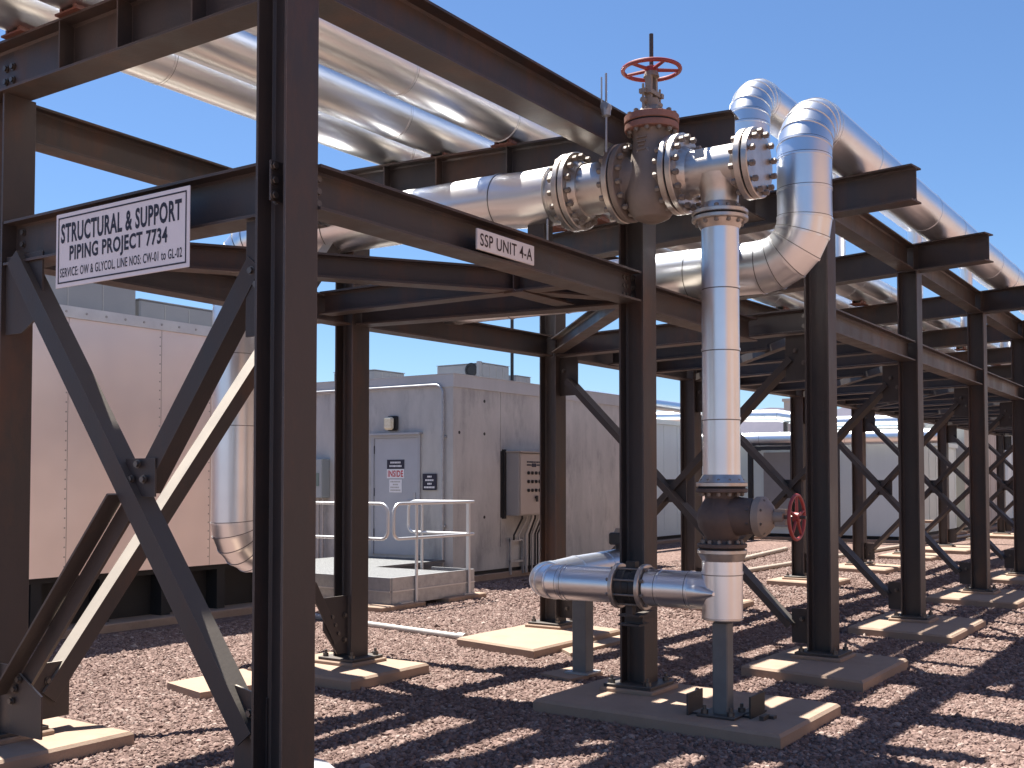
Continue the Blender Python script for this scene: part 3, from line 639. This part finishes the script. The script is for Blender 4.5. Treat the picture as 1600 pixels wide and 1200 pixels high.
for y0, y1 in ((3.43, 3.462), (3.628, 3.66)):
    f_ = part('flange', MB().lathe((PX, y0, LZ), (0, 1, 0), [(0, .03), (0, .15), (.004, .155), (.028, .155), (.032, .15), (.032, .03)], 40), FLANGE, bv)
for i in range(8):
    a = (i + .5) * math.pi / 4; inst('bolt', 'studbv', lambda: stud(.28, .013), BOLT_R, f_, (PX + .13 * math.cos(a), 3.545, LZ + .13 * math.sin(a)), YD)
b = MB().lathe((PX, 3.463, LZ), (0, 1, 0), [(0, .11), (.002, .128), (.05, .128), (.06, .118), (.105, .118), (.115, .128), (.163, .128), (.164, .11)], 40); b.box((PX, 3.545, LZ + .13), (.06, .07, .08)); part('body', b, BLACK, bv)
b = MB(); b.box((PX + .05, 3.56, LZ - .2), (.16, .16, .012)); b.box((PX + .05, 3.56, LZ - .262), (.16, .16, .012)); b.box((PX + .05, 3.56, LZ - .23), (.012, .14, .055)); b.box((PX + .0, 3.56, LZ - .15), (.05, .05, .09)); b.box((PX + .25, 3.6, LZ - .23), (.3, .05, .05)); part('support_bracket', b, STEEL_D, bv)
va = thing('valve_actuator', 'small black actuator box on top of the low pipe behind the steel column', 'actuator', (8.1, 4.36, 1.0))
b = MB(); b.box((8.05, 4.36, 1.13), (.22, .13, .10), ch=.012); b.cyl((8.0, 4.36, 1.02), (8.0, 4.36, 1.08), .03, 12); part('housing', b, BLACK, va)
b = MB(); b.cyl((7.99, 4.36, 1.18), (7.99, 4.36, 1.215), .035, 16, .02); part('dial', b, CAST_L, va)

st = thing('pipe_stand', 'grey square post on a base plate under the vertical silver pipe', 'support', (PX, VY, .12))
b = MB(); b.box((PX, VY, .425), (.105, .105, .59), ch=.008); part('post', b, GREYP, st)
b = MB(); b.box((PX, VY, .129), (.26, .26, .016), ch=.003); part('base_plate', b, STEEL_D, st)
b = MB(); b.box((PX - .02, VY + .19, .19), (.23, .012, .14)); b.box((PX + .02, VY + .135, .126), (.17, .11, .012)); b.cyl((PX + .02, VY + .185, .245), (PX + .02, VY + .197, .245), .03, 12); part('bracket', b, STEEL, st)
b = MB(); b.box((PX + .10, VY - .19, .19), (.24, .012, .14)); b.box((PX + .14, VY - .13, .126), (.26, .12, .012)); part('bracket', b, BLACK, st)
for dx, dy in ((-.09, -.09), (-.09, .09), (.09, -.09)): inst('anchor_bolt', 'anchor', anchor, BOLT, st, (PX + dx, VY + dy, .137))
st.location.z -= .03
st = thing('pipe_stand', 'thin grey post under the low pipe, standing on a tiny slab', 'support', (7.86, 4.62, 0))
b = MB(); b.box((7.86, 4.62, .38), (.13, .13, .76), ch=.006); part('post', b, GREYP, st); part('base_plate', MB().box((7.86, 4.62, .038), (.22, .22, .014)), GALV, st); part('saddle', MB().box((7.86, 4.5, .755), (.1, .3, .02)), GREYP, st)
hg = thing('hanger_rod', 'thin galvanised hanger rod with clamp hanging beside the red wheel valve', 'hanger', (6.45, 3.60, 3.9))
b = MB(); b.cyl((6.45, 3.60, 3.82), (6.45, 3.60, 4.36), .008, 8); b.cyl((6.45, 3.635, 4.1), (6.45, 3.635, 4.34), .006, 8); part('rod', b, GALV, hg)
b = MB(); b.lathe((6.45, 3.6, 4.06), (0, 0, 1), [(0, .012), (.01, .03), (.06, .034), (.08, .02), (.1, .01)], 12); b.cyl((6.42, 3.6, 4.13), (6.48, 3.6, 4.13), .03, 14); part('clamp', b, GALV, hg)
part('rod_end', MB().cyl((6.42, 4.05, 3.15), (6.42, 4.05, 3.42), .007, 8), GALV, hg)

# ------------------------------------------------------------------ signs
SX = 3.55; sy0, sy1, sz0, sz1 = 5.415, 4.315, 2.65, 3.055   # left edge y, right edge y
ux = V((0, -1, 0)); uz = V((0, 0, 1))
s_ = thing('sign_board', 'large white sign lettered STRUCTURAL & SUPPORT PIPING PROJECT 7734', 'sign', (SX, 4.86, 2.85))
part('plate', MB().b2((SX, sy1, sz0), (SX + .006, sy0, sz1), ch=.0025), WHITE, s_)
W = sy0 - sy1; Hh = sz1 - sz0; xq = SX - .0012
def bar(y0, y1, z0, z1): return ((xq - .0004, y1, z0), (xq + .0004, y0, z1))
b = MB(); mg = .022; tw = .008
for y0, y1, z0, z1 in ((sy0 - mg, sy1 + mg, sz1 - mg - tw, sz1 - mg), (sy0 - mg, sy1 + mg, sz0 + mg, sz0 + mg + tw), (sy0 - mg, sy0 - mg - tw, sz0 + mg + tw, sz1 - mg - tw), (sy1 + mg + tw, sy1 + mg, sz0 + mg + tw, sz1 - mg - tw)):
    b.b2(*bar(y0, y1, z0, z1))
part('border', b, INK, s_)
t1 = text_mesh('STRUCTURAL & SUPPORT', (xq, sy0 - .047, sz0 + .240), ux, uz, W - .105, .108, .03)
t2 = text_mesh('PIPING PROJECT 7734', (xq, sy0 - .125, sz0 + .117), ux, uz, W - .29, .105, .03)
t3 = text_mesh('SERVICE: OW & GLYCOL, LINE NOS: CW-01 to GL-02', (xq, sy0 - .042, sz0 + .047), ux, uz, W - .095, .058, .012)
part('lettering', merge(t1, t2, t3), INK, s_)
for yy in (5.2, 4.5): part('bracket', MB().b2((SX + .006, yy - .03, 2.84), (3.64, yy + .03, 2.87)), STEEL_D, s_)
SY = 3.66
s_ = thing('sign_board', 'small white plate lettered SSP UNIT 4-A on the front beam', 'sign', (5.35, SY, 2.98))
part('plate', MB().b2((5.05, SY - .002, 2.925), (5.645, SY + .012, 3.045), ch=.002), PINKW, s_)
part('lettering', text_mesh('SSP UNIT 4-A', (5.075, SY - .0035, 2.948), (1, 0, 0), uz, .545, .074, .012), INKB, s_)
part('bracket', MB().b2((5.2, SY + .012, 2.95), (5.5, SY + .10, 3.0)), STEEL_D, s_)

# ------------------------------------------------------------------ concrete building
BX, BY = 13.7, 10.39; HB = 3.28
cb = thing('equipment_building', 'weathered grey concrete building with a grey door and parapet', 'building', (BX, BY, 0))
b = MB()
seams = [BX, 15.0, 16.95, 19.2]
for x0, x1 in zip(seams, seams[1:]): b.b2((x0 + (.006 if x0 > BX else 0), BY, .16), (x1 - .006, BY + .12, HB - .2))
b.b2((BX + .02, BY + .012, .16), (19.19, BY + .10, HB - .2)); b.b2((BX, BY + .12, .16), (BX + .12, 16.5, HB - .2)); b.b2((19.08, BY + .12, .16), (19.2, 16.5, HB - .2))
for x, z in ((14.54, 2.37), (14.54, 2.9), (13.86, 2.37), (14.54, 1.02), (14.5, .5)): b.cyl((x, BY - .003, z), (x, BY + .01, z), .026, 14, mi=1)
part('wall', b, [WALL_C, NEAR_BLACK], cb)
b = MB(); b.b2((BX - .02, BY - .02, HB - .2), (19.23, BY + .14, HB)); b.b2((BX - .02, BY + .14, HB - .2), (BX + .14, 16.5, HB)); b.b2((BX - .03, BY - .03, HB), (19.24, BY + .16, HB + .012)); b.b2((BX - .03, BY + .16, HB), (BX + .16, 16.5, HB + .012)); part('parapet', b, CAP, cb)
part('roof', MB().b2((BX + .12, BY + .12, HB - .12), (19.1, 16.5, HB - .08)), UNIT, cb)
part('plinth', MB().b2((BX - .05, BY - .06, -.02), (19.3, 16.6, .10), ch=.01), CONC, cb); part('base_gap', MB().b2((BX + .02, BY + .02, .1), (19.15, 16.5, .16)), NEAR_BLACK, cb)
part('kick_panel', MB().b2((BX + .3, BY - .008, .16), (19.2, BY, .52)), WALL_C, cb)
dy0, dy1, dz0, dz1 = 12.0, 11.08, .42, 2.30
b = MB(); t_ = .05
b.b2((BX - .03, dy0, dz0), (BX + .0, dy0 + t_, dz1 + t_)); b.b2((BX - .03, dy1 - t_, dz0), (BX, dy1, dz1 + t_)); b.b2((BX - .03, dy1, dz1), (BX, dy0, dz1 + t_)); b.b2((BX - .10, dy1 - .09, dz1 + t_), (BX, dy0 + .09, dz1 + t_ + .03))
dr = part('door', MB().b2((BX - .014, dy1 + .004, dz0), (BX - .001, dy0 - .004, dz1 - .004)), DOORM, cb); part('frame', b, FRAME, dr)
b = MB(); b.box((BX - .018, dy1 + .07, 1.34), (.01, .05, .16)); b.cyl((BX - .02, dy1 + .07, 1.30), (BX - .07, dy1 + .07, 1.30), .012, 8); b.cyl((BX - .065, dy1 + .07, 1.30), (BX - .065, dy1 + .17, 1.30), .011, 8); part('handle', b, GALV, dr)
b = MB()
for z in (.7, 1.36, 2.05): b.b2((BX - .026, dy0 - .01, z), (BX - .012, dy0 + .01, z + .13))
part('hinge', b, NEAR_BLACK, dr)
def wall_sign(y0, y1, z0, z1, m_, rows, ink, label, word=None):
    o = thing('door_sign', label, 'sign', (BX - .02, (y0 + y1) / 2, z0)); xw = BX - .02
    part('plate', MB().b2((xw, y1, z0), (xw + .004 if y0 < 11 else xw + .005, y0, z1)), m_, o)
    if word: part('lettering', text_mesh(word, (xw - .001, y0 - .02, z0 + .02), ux, uz, y0 - y1 - .04, z1 - z0 - .04, .03), ink, o)
    else:
        b = MB(); n = len(rows); hh = (z1 - z0) / (n + .6)
        for i, (a, c) in enumerate(rows):
            zc = z1 - hh * (i + .8); yy = y0 - (y0 - y1) * a; ye = y0 - (y0 - y1) * c
            while yy > ye:
                ln = random.uniform(.012, .03); b.b2((xw - .002, max(yy - ln, ye), zc - hh * .25), (xw - .0005, yy, zc + hh * .25)); yy -= ln + .007
        part('lettering', b, ink, o)
wall_sign(11.72, 11.36, 1.80, 1.95, INK, [(.2, .8), (.15, .85)], PAPER, 'black notice with white lines, top one on the grey door')
wall_sign(11.72, 11.36, 1.65, 1.797, PAPER, None, REDI, 'white notice with red letters below the black one on the door', 'INSIDE')
wall_sign(11.67, 11.41, 1.42, 1.63, PAPER, [(.1, .9), (.3, .7), (.1, .8), (.1, .9)], PVC, 'small white paper notice lowest on the grey door')
wall_sign(10.98, 10.70, 1.46, 1.72, INK, [(.35, .65), (.2, .8), (.35, .65), (.12, .88)], PAPER, 'black square notice on the wall right of the grey door')
wl = thing('wall_lamp', 'square wall lamp with yellowish lens above the grey door', 'lamp', (BX, 11.6, 2.45))
part('housing', MB().b2((BX - .05, 11.49, 2.42), (BX, 11.71, 2.66), ch=.02), NEAR_BLACK, wl); part('lens', MB().b2((BX - .13, 11.53, 2.43), (BX - .05, 11.72, 2.64), ch=.03), LENS, wl)
# conduit on the left face
path = [V((BX - .04, 15.5, 3.12)), V((BX - .04, 10.74, 3.12))] + bend((BX - .04, 10.56, 3.12), (0, -1, 0), (0, 0, -1), .16, 6)[1:] + [V((BX - .04, 10.56, .2))]
cd = thing('conduit', 'pale conduit along the wall top bending down at the building corner', 'conduit', (BX, 10.56, 1))
part('tube', MB().tube(path, .022, 12, seams=[], split=False), GALV, cd); part('clip', MB().box((BX - .02, 10.56, 2.3), (.04, .09, .03)).box((BX - .02, 10.56, .9), (.04, .09, .03)), GALV, cd)
eb = thing('electrical_box', 'grey electrical box on the wall left of the door with small label', 'electrical box', (BX, 13.2, 1.6))
part('housing', MB().b2((BX - .2, 13.0, 1.32), (BX, 13.6, 1.98), ch=.01), mat('box_paint', (.33, .36, .36), .5), eb); part('cover_plate', MB().b2((BX - .21, 13.06, 1.52), (BX - .2, 13.26, 1.74)), mat('green_plate', (.16, .22, .19), .5), eb)
part('label_plate', MB().b2((BX - .214, 13.18, 1.56), (BX - .209, 13.24, 1.72)), LENS, eb)
b = MB()
for y in (13.08, 13.18, 13.4): b.cyl((BX - .08, y, .2), (BX - .08, y, 1.33), .02, 10)
part('conduit', b, PVC, eb)
# control cabinet on the right face
cc = thing('control_cabinet', 'tan control cabinet with rows of black knobs on the building wall', 'control cabinet', (15.7, BY, 1.5))
part('housing', MB().b2((15.1, BY - .30, 1.03), (16.25, BY - .04, 2.08), ch=.008), PANEL_S, cc)
dp = part('door', MB().b2((15.12, BY - .325, 1.05), (16.23, BY - .30, 2.06), ch=.006), PANEL, cc)
part('drip_edge', MB().b2((15.08, BY - .35, 2.08), (16.27, BY, 2.10)), PANEL, cc); part('mounting_rail', MB().b2((15.04, BY - .05, .98), (15.10, BY, 2.13)).b2((15.0, BY - .02, 1.0), (15.06, BY, 2.1)), NEAR_BLACK, cc)
yk = BY - .327
for r_ in range(3):
    for k in range(5):
        x = 15.34 + k * .115; z = 1.74 - r_ * .145
        inst('knob', 'knob%d' % (r_ == 2), (lambda: MB().lathe((0, 0, 0), (0, 0, 1), [(0, .03), (.006, .03), (.008, .02), (.03, .018)], 14).box((0, -.0, .02), (.012, .05, .02))), BLACK, dp, (x, yk, z), (0, -1, 0))
b = MB()
for k in range(16):
    b.b2((15.30 + k * .034, yk - .003, 1.91), (15.30 + k * .034 + random.uniform(.018, .04), yk + .001, 1.935)); b.b2((15.30 + k * .034, yk - .003, 1.86), (15.30 + k * .034 + random.uniform(.012, .04), yk + .001, 1.885))
b.b2((15.45, yk - .004, 1.84), (15.58, yk + .001, 1.90)); part('label_strip', b, INK, dp)
b = MB(); b.cyl((15.56, yk, 1.33), (15.56, yk - .04, 1.33), .02, 10); b.b2((15.545, yk - .045, 1.26), (15.585, yk - .02, 1.36)); part('handle', b, BLACK, dp)
for k, (x, x2) in enumerate(((15.35, 15.25), (15.5, 15.4), (15.66, 15.62), (15.75, 15.72), (15.86, 15.80), (15.95, 15.9), (16.04, 15.98))):
    zz = .06 if k > 1 else .62
    part('conduit', MB().tube([V((x, BY - .2, 1.06)), V((x, BY - .2, .98)), V((x2, BY - .1, .70)), V((x2, BY - .1, zz))], .028 if k == 2 else .016, 10, seams=[], split=False), PVC if k in (1, 2, 4) else NEAR_BLACK, cc)
b = MB()
for x in (15.18, 15.55): b.b2((x, BY - .08, .05), (x + .035, BY - .045, .65))
b.b2((15.18, BY - .085, .6), (15.58, BY - .045, .63)); b.b2((15.18, BY - .085, .25), (15.58, BY - .045, .28)); part('strut_frame', b, GALV, cc)
# things on the roof
def unit(x0, x1, y0, y1, z0, z1, label, cat='roof unit', fan=False, name='roof_unit'):
    o = thing(name, label, cat, ((x0 + x1) / 2, (y0 + y1) / 2, z0)); part('casing', MB().b2((x0, y0, z0), (x1, y1, z1), ch=.015), UNIT, o)
    b = MB(); b.b2((x0 - .006, y0 - .006, z1), (x1 + .006, y1 + .006, z1 + .012)); part('lid', b, UNIT, o)
    if fan:
        part('fan', MB().lathe((x0 + .01, y0 + .27, (z0 + z1) / 2 + .19), (-1, 0, 0), [(0, .02), (0, .13), (.03, .14), (.035, .105), (.02, .1), (.02, .02)], 24), BLACK, o); part('side_box', MB().b2((x0 - .10, y0 + .02, z0), (x0, y0 + .08, z1 + .03)), UNIT, o)
    b = MB()
    for k in range(1, 4): b.b2((x0 + (x1 - x0) * k / 4 - .006, y0 - .004, z0), (x0 + (x1 - x0) * k / 4 + .006, y0, z1 - .03))
    part('panel_joint', b, PVC, o); return o
unit(14.2, 15.0, 12.45, 13.4, HB - .08, 3.50, 'low grey roof unit left of the fan unit on the concrete building')
unit(16.75, 17.62, 12.0, 13.1, HB - .08, 3.82, 'grey roof unit with round black fan above the concrete building corner', fan=True)
unit(18.45, 19.0, 12.4, 13.2, HB - .08, 3.74, 'pale boxy roof unit right of the thin mast on the concrete building')
unit(17.65, 18.05, 12.6, 13.2, HB - .08, 3.60, 'small grey roof box beside the black vent pipe')
o = thing('roof_vent', 'short black vent pipe with cap on the concrete roof', 'vent', (17.97, 12.4, HB)); part('pipe', MB().cyl((17.97, 12.4, HB - .1), (17.97, 12.4, 3.70), .07, 14), BLACK, o); part('cap', MB().cyl((17.97, 12.4, 3.72), (17.97, 12.4, 3.78), .1, 14), BLACK, o)
solo('mast', MB().cyl((18.31, 12.4, HB - .1), (18.31, 12.4, 5.6), .035, 10), BLACK, 'thin black mast rising from the concrete building roof', 'mast')
b = MB().tube(bend((17.15, 11.6, 3.42), (0, 0, 1), (1, 0, 0), .09, 5) + bend((17.36, 11.6, 3.42), (1, 0, 0), (0, 0, -1), .09, 5), .03, 10, seams=[], split=False); solo('roof_vent', b, GALV, 'tiny gooseneck vent on the parapet below the fan unit', 'vent')

# ------------------------------------------------------------------ platform
pf = thing('access_platform', 'grey steel access platform with rounded handrails before the door', 'platform', (10.5, 8.95, 0))
x0, x1, y0, y1 = 10.52, 12.0, 8.95, 12.4
b = MB(); b.b2((x0, y0, .34), (x1, y1, .375)); b.b2((x1, 10.5, .34), (13.64, y1, .375)); part('tread_deck', b, mat('tread_plate', (.17, .175, .18), .55, .4, (.10, .104, .108), 42, .9, 55), pf)
b = MB()
for z_0, z_1 in ((.23, .40), (.06, .222)):
    b.b2((x0 - .03, y0 - .02, z_0), (x0, y1, z_1)); b.b2((x0, y0 - .03, z_0), (x1 + .25, y0, z_1)); 
b.b2((x1 + .22, y0, .06), (x1 + .25, y0 + .7, .40)); part('fascia', b, GALV, pf)
b = MB(); b.b2((x0 - .045, y0 - .02, .222), (x0 - .03, y1, .236)); b.b2((x0, y0 - .045, .222), (x1 + .25, y0 - .03, .236)); part('trim', b, ALUR, pf)
def rail(pts, r=.02): return MB().tube(pts, r, 12, seams=[], split=False)
RZ = 1.32; MZ_ = .88
def loop(p, q):
    """rounded end loop rail from p to q with top and middle rail joined at the q end"""
    p = V(p); q = V(q); d = (q - p).normalized()
    pts = [p + V((0, 0, RZ)), q + V((0, 0, RZ)) - d * .13] + bend(q + V((0, 0, RZ)), d, (0, 0, -1), .12, 5)[1:] + bend(q + V((0, 0, MZ_)), (0, 0, -1), -d, .10, 5) + [p + V((0, 0, MZ_))]
    return rail(pts)
xr, yr = x0 - .05, y0 - .05
part('handrail', loop((xr, y1 + .6, 0), (xr, yr + .05, 0)), ALUR, pf)
r2 = MB(); q = loop((x1 + .2, yr, 0), (xr + .05, yr, 0)); part('handrail', q, ALUR, pf)
part('handrail', loop((x1 + .2, yr + .02, 0), (x1 + .2, yr + 1.15, 0)), ALUR, pf)
b = MB()
for (x, y) in ((xr, yr + .45), (xr, yr + 1.6), (xr, yr + 2.7), (xr + .5, yr), (x1 + .1, yr), (x1 + .2, yr + .1), (x1 + .2, yr + .9)):
    part('rail_post', MB().cyl((x, y, .06), (x, y, RZ), .02, 12), ALUR, pf)
for x, y in ((x0 + .25, y0 + .05), (x1 + .1, y0 + .05), (x0 + .2, y0 + 1.7)):
    part('foot_block', MB().b2((x - .55, y - .18, -.02), (x + .3, y + .25, .07), ch=.01), CONC, pf); part('foot_plate', MB().b2((x - .12, y - .12, .07), (x + .12, y + .1, .085)), ALUR, pf)
for k in range(3): part('step', MB().b2((x0 - .32 - .0, 11.6 + k * .3, .36 - k * .13), (x0 + .6, 11.86 + k * .3, .39 - k * .13)), GALV, pf)

# ------------------------------------------------------------------ sheet clad enclosure on the left
ee = thing('equipment_enclosure', 'pinkish brushed metal clad enclosure behind the crossed braces', 'enclosure', (7, 10.2, 0))
b = MB(); sx_ = [3.0, 4.4, 5.6, 6.85, 8.02, 8.73, 9.0, 10.05]
EY = 10.2
for a, c in zip(sx_, sx_[1:]): b.b2((a + .004, EY, .62), (c - .004, EY + .06, 3.30))
b.b2((3.0, EY + .006, .62), (10.0, EY + .2, 3.30), mi=1); b.b2((3.0, EY + .2, .62), (10.05, 13.6, 3.30))
part('wall_panel', b, [COPPER, PVC], ee)
b = MB()
for x in sx_[1:-1]:
    for k in range(26): b.cyl((x - .02, EY - .003, .72 + k * .1), (x - .02, EY, .72 + k * .1), .009, 6)
for k in range(30): b.cyl((3.2 + k * .24, EY - .03, 3.36), (3.2 + k * .24, EY - .024, 3.36), .014, 6)
part('rivet_line', b, PVC, ee)
part('top_flashing', MB().b2((2.98, EY - .025, 3.30), (10.07, EY + .1, 3.42)), CLAD_DULL, ee)
part('roof', MB().b2((3.0, EY + .1, 3.38), (10.0, 13.6, 3.42)), UNIT, ee)
part('skid', MB().b2((3.0, EY + .25, .09), (10.0, 13.4, .62)), NEAR_BLACK, ee)
b = MB()
for k in range(9): b.b2((3.3 + k * .8, EY + .06, .09), (3.42 + k * .8, EY + .25, .61))
b.b2((3.0, EY + .05, .56), (10.0, EY + .25, .618)); part('skid_frame', b, NEAR_BLACK, ee)
part('plinth', MB().b2((2.8, EY - .12, -.03), (10.3, 13.8, .09), ch=.012), CONC, ee)
unit(6.4, 8.2, 10.9, 12.4, 3.42, 3.9, 'tall pale roof box on the pinkish enclosure below the white sign'); unit(8.25, 9.7, 10.9, 12.4, 3.42, 3.75, 'lower pale roof box on the pinkish enclosure left of the silver riser')

# ------------------------------------------------------------------ distant buildings and pipes
def shed(name, x0, x1, y0, y1, h, m_, label, ribs=.8, face='y'):
    o = thing(name, label, 'building', (x0, y0, 0)); b = MB(); b.b2((x0, y0, .16), (x1, y1, h)); part('wall', b, m_, o)
    part('roof', MB().b2((x0 - .06, y0 - .06, h), (x1 + .06, y1 + .06, h + .12)), m_, o); part('skid', MB().b2((x0 + .05, y0 + .05, -.02), (x1 - .05, y1 - .05, .16)), NEAR_BLACK, o); part('plinth', MB().b2((x0 - .3, y0 - .3, -.02), (x1 + .3, y1 + .3, .07)), CONC, o)
    b = MB(); k = x0 + ribs
    while k < x1: b.b2((k - .012, y0 - .012, .32), (k + .012, y0, h - .02)); k += ribs
    k = y0 + ribs
    while k < y1: b.b2((x0 - .012, k - .012, .32), (x0, k + .012, h - .02)); k += ribs
    part('panel_joint', b, m_, o)
    b = MB(); yd = (y0 + y1) / 2; b.b2((x0 - .02, yd - .5, .38), (x0 - .012, yd + .5, min(h - .3, 2.5))); d_ = part('door', b, m_, o); part('frame', MB().b2((x0 - .016, yd - .53, .36), (x0 - .010, yd + .53, min(h - .27, 2.53))), PVC, d_); part('handle', MB().b2((x0 - .06, yd - .4, 1.35), (x0 - .02, yd - .3, 1.42)), NEAR_BLACK, d_)
    b = MB(); xd = x0 + 1.2; b.b2((xd, y0 - .02, .38), (xd + 1.1, y0 - .012, min(h - .3, 2.4))); part('door', b, m_, o)
    return o
shed('metal_shed', 19.9, 28.4, 12.97, 17, 3.1, WHITEW, 'pale blue grey panelled shed just beyond the concrete building')
shed('metal_shed', 29.4, 36, 7.75, 12.4, 2.62, WHITEW, 'white container shed under the long horizontal silver pipe')
shed('metal_shed', 36.5, 43, 7.6, 12, 3.3, TANW, 'tan distant shed behind the right hand rack columns')
shed('metal_shed', 46, 60, 8.0, 14, 3.4, WHITEW, 'farthest white shed at the right edge through the rack')
shed('metal_shed', 44, 47, 15.1, 16.2, 4.9, TANW, 'tall tan tower like block rising behind the white shed')
o = thing('clad_pipe', 'long horizontal silver pipe across the front of the white shed', 'pipe', (28.9, 10, 2.75)); part('cladding', MB().tube(straight((28.9, 16, 2.75), (28.9, 6.6, 2.75), 2.2), .19, 28), [CLAD, SEAM], o)
for y in (12.2, 9.2, 7.4): part('post', MB().b2((28.85, y - .06, 0), (28.95, y + .06, 2.57)), STEEL_D, o)
o = thing('clad_pipe', 'bowed silver pipe above the white shed roof', 'pipe', (30, 11, 3.4)); part('cladding', MB().tube([V((30, 16, 3.55)), V((30, 13, 3.5)), V((30, 11.2, 3.46)), V((30, 10.4, 3.32)), V((30, 9.5, 3.22)), V((30, 7.2, 3.2))], .17, 24), [CLAD, SEAM], o)
for y in (13.5, 11.0, 8.6): part('post', MB().b2((29.95, y - .05, 2.74), (30.05, y + .05, 3.2 if y < 10 else 3.34)), STEEL_D, o)
o = thing('clad_pipe', 'silver pipe running along the top of the pale blue grey shed', 'pipe', (24, 12.6, 3.5)); part('cladding', MB().tube(straight((20, 12.7, 3.55), (29, 12.7, 3.55), 2.2), .14, 24), [CLAD, SEAM], o)
for x in (21, 25, 28): part('post', MB().b2((x - .04, 12.66, 0), (x + .04, 12.74, 3.42)), STEEL_D, o)
b = MB(); b.b2((29.7, 9.9, 2.745), (29.85, 12.4, 2.86)); solo('cable_tray', b, STEEL_D, 'dark cable tray on the white shed roof under the bowed pipe', 'cable tray')
o = thing('door_canopy', 'black framed doorway canopy against the white shed', 'canopy', (28.6, 10.9, 0)); b = MB()
for y in (11.55, 10.35): b.b2((28.7, y - .06, 0), (28.82, y + .06, 2.45))
b.b2((28.7, 10.29, 2.45), (28.82, 11.61, 2.55)); b.b2((28.82, 11.5, 2.45), (29.4, 11.56, 2.55)); b.b2((28.82, 10.34, 2.45), (29.4, 10.4, 2.55)); part('frame', b, BLACK, o); part('panel', MB().b2((29.33, 10.5, .35), (29.37, 11.4, 2.4)), UNIT, o)
def riser(x, y, label):
    o = thing('clad_pipe', label, 'pipe', (x, y, 4.4)); part('cladding', MB().tube([V((x, y, 3.9)), V((x, y, 4.7)), V((x, y, 5.4))] + bend((x, y, 5.8), (0, 0, 1), (1, 0, 0), .3, 4) + [V((x + 3, y, 5.8))], .17, 20), [CLAD, SEAM], o)
# ------------------------------------------------------------------ things lying on the ground
def groundpipe(p, q, r, label, m_=PVC, cap=True):
    b = MB().cyl(p, q, r, 14); d = (V(q) - V(p)).normalized()
    if cap: b.cyl(V(q) - d * .09, V(q) + d * .01, r * 1.35, 14)
    return solo('ground_pipe', b, m_, label, 'pipe')
groundpipe((9.4, 9.6, .035), (8.93, 6.62, .035), .032, 'long grey conduit lying on gravel up to the sunlit footing')
groundpipe((9.55, 9.6, .03), (9.06, 7.42, .03), .022, 'shorter thin grey conduit lying beside the long one', cap=False)
groundpipe((17.2, 8.1, .05), (24.5, 9.0, .05), .05, 'beige pipe on gravel slanting behind the globe valve', BEIGE, False)
groundpipe((17.6, 7.4, .045), (34, 6.9, .045), .045, 'beige pipe on gravel running far right between footings', BEIGE, False)
o = thing('pipe_stand', 'short pale pedestal stand far right beside the tan shed', 'support', (27.7, 6.8, 0)); b = MB(); b.b2((27.62, 6.72, 0), (27.78, 6.88, .6)); part('post', b, CONC, o); part('top_plate', MB().b2((27.5, 6.5, .6), (27.9, 7.1, .66)), CONC, o)
b = MB().lathe((4.04, 4.14, -.02), (0, 0, 1), [(0, .31), (.05, .315), (.11, .29), (.16, .235), (.19, .15), (.205, .06), (.207, .0)], 40); solo('plastic_dome', b, SHEET, 'smooth white plastic dome half hidden behind the big foreground column foot', 'dome cover')

o = thing('reflected_building', 'long tan building behind the photographer, outside the frame, added to mirror peach stripes in the cladding', 'building', (20, -10, 0))  # unseen building added for peach reflections and warm bounce on the rack
TANB = mat('tan_render', (0.348, 0.232, 0.168), .8, 0, (0.319, 0.212, 0.154), 1)
part('wall', MB().b2((-2, -22, -.02), (70, -10, 8.5)), TANB, o); part('parapet', MB().b2((-2.1, -22, 8.5), (70.1, -9.9, 8.9)), TANB, o)
for k in range(6): d_ = part('door', MB().b2((6 + k * 11, -9.995, 0), (9.6 + k * 11, -9.96, 3.6)), DOORM, o)
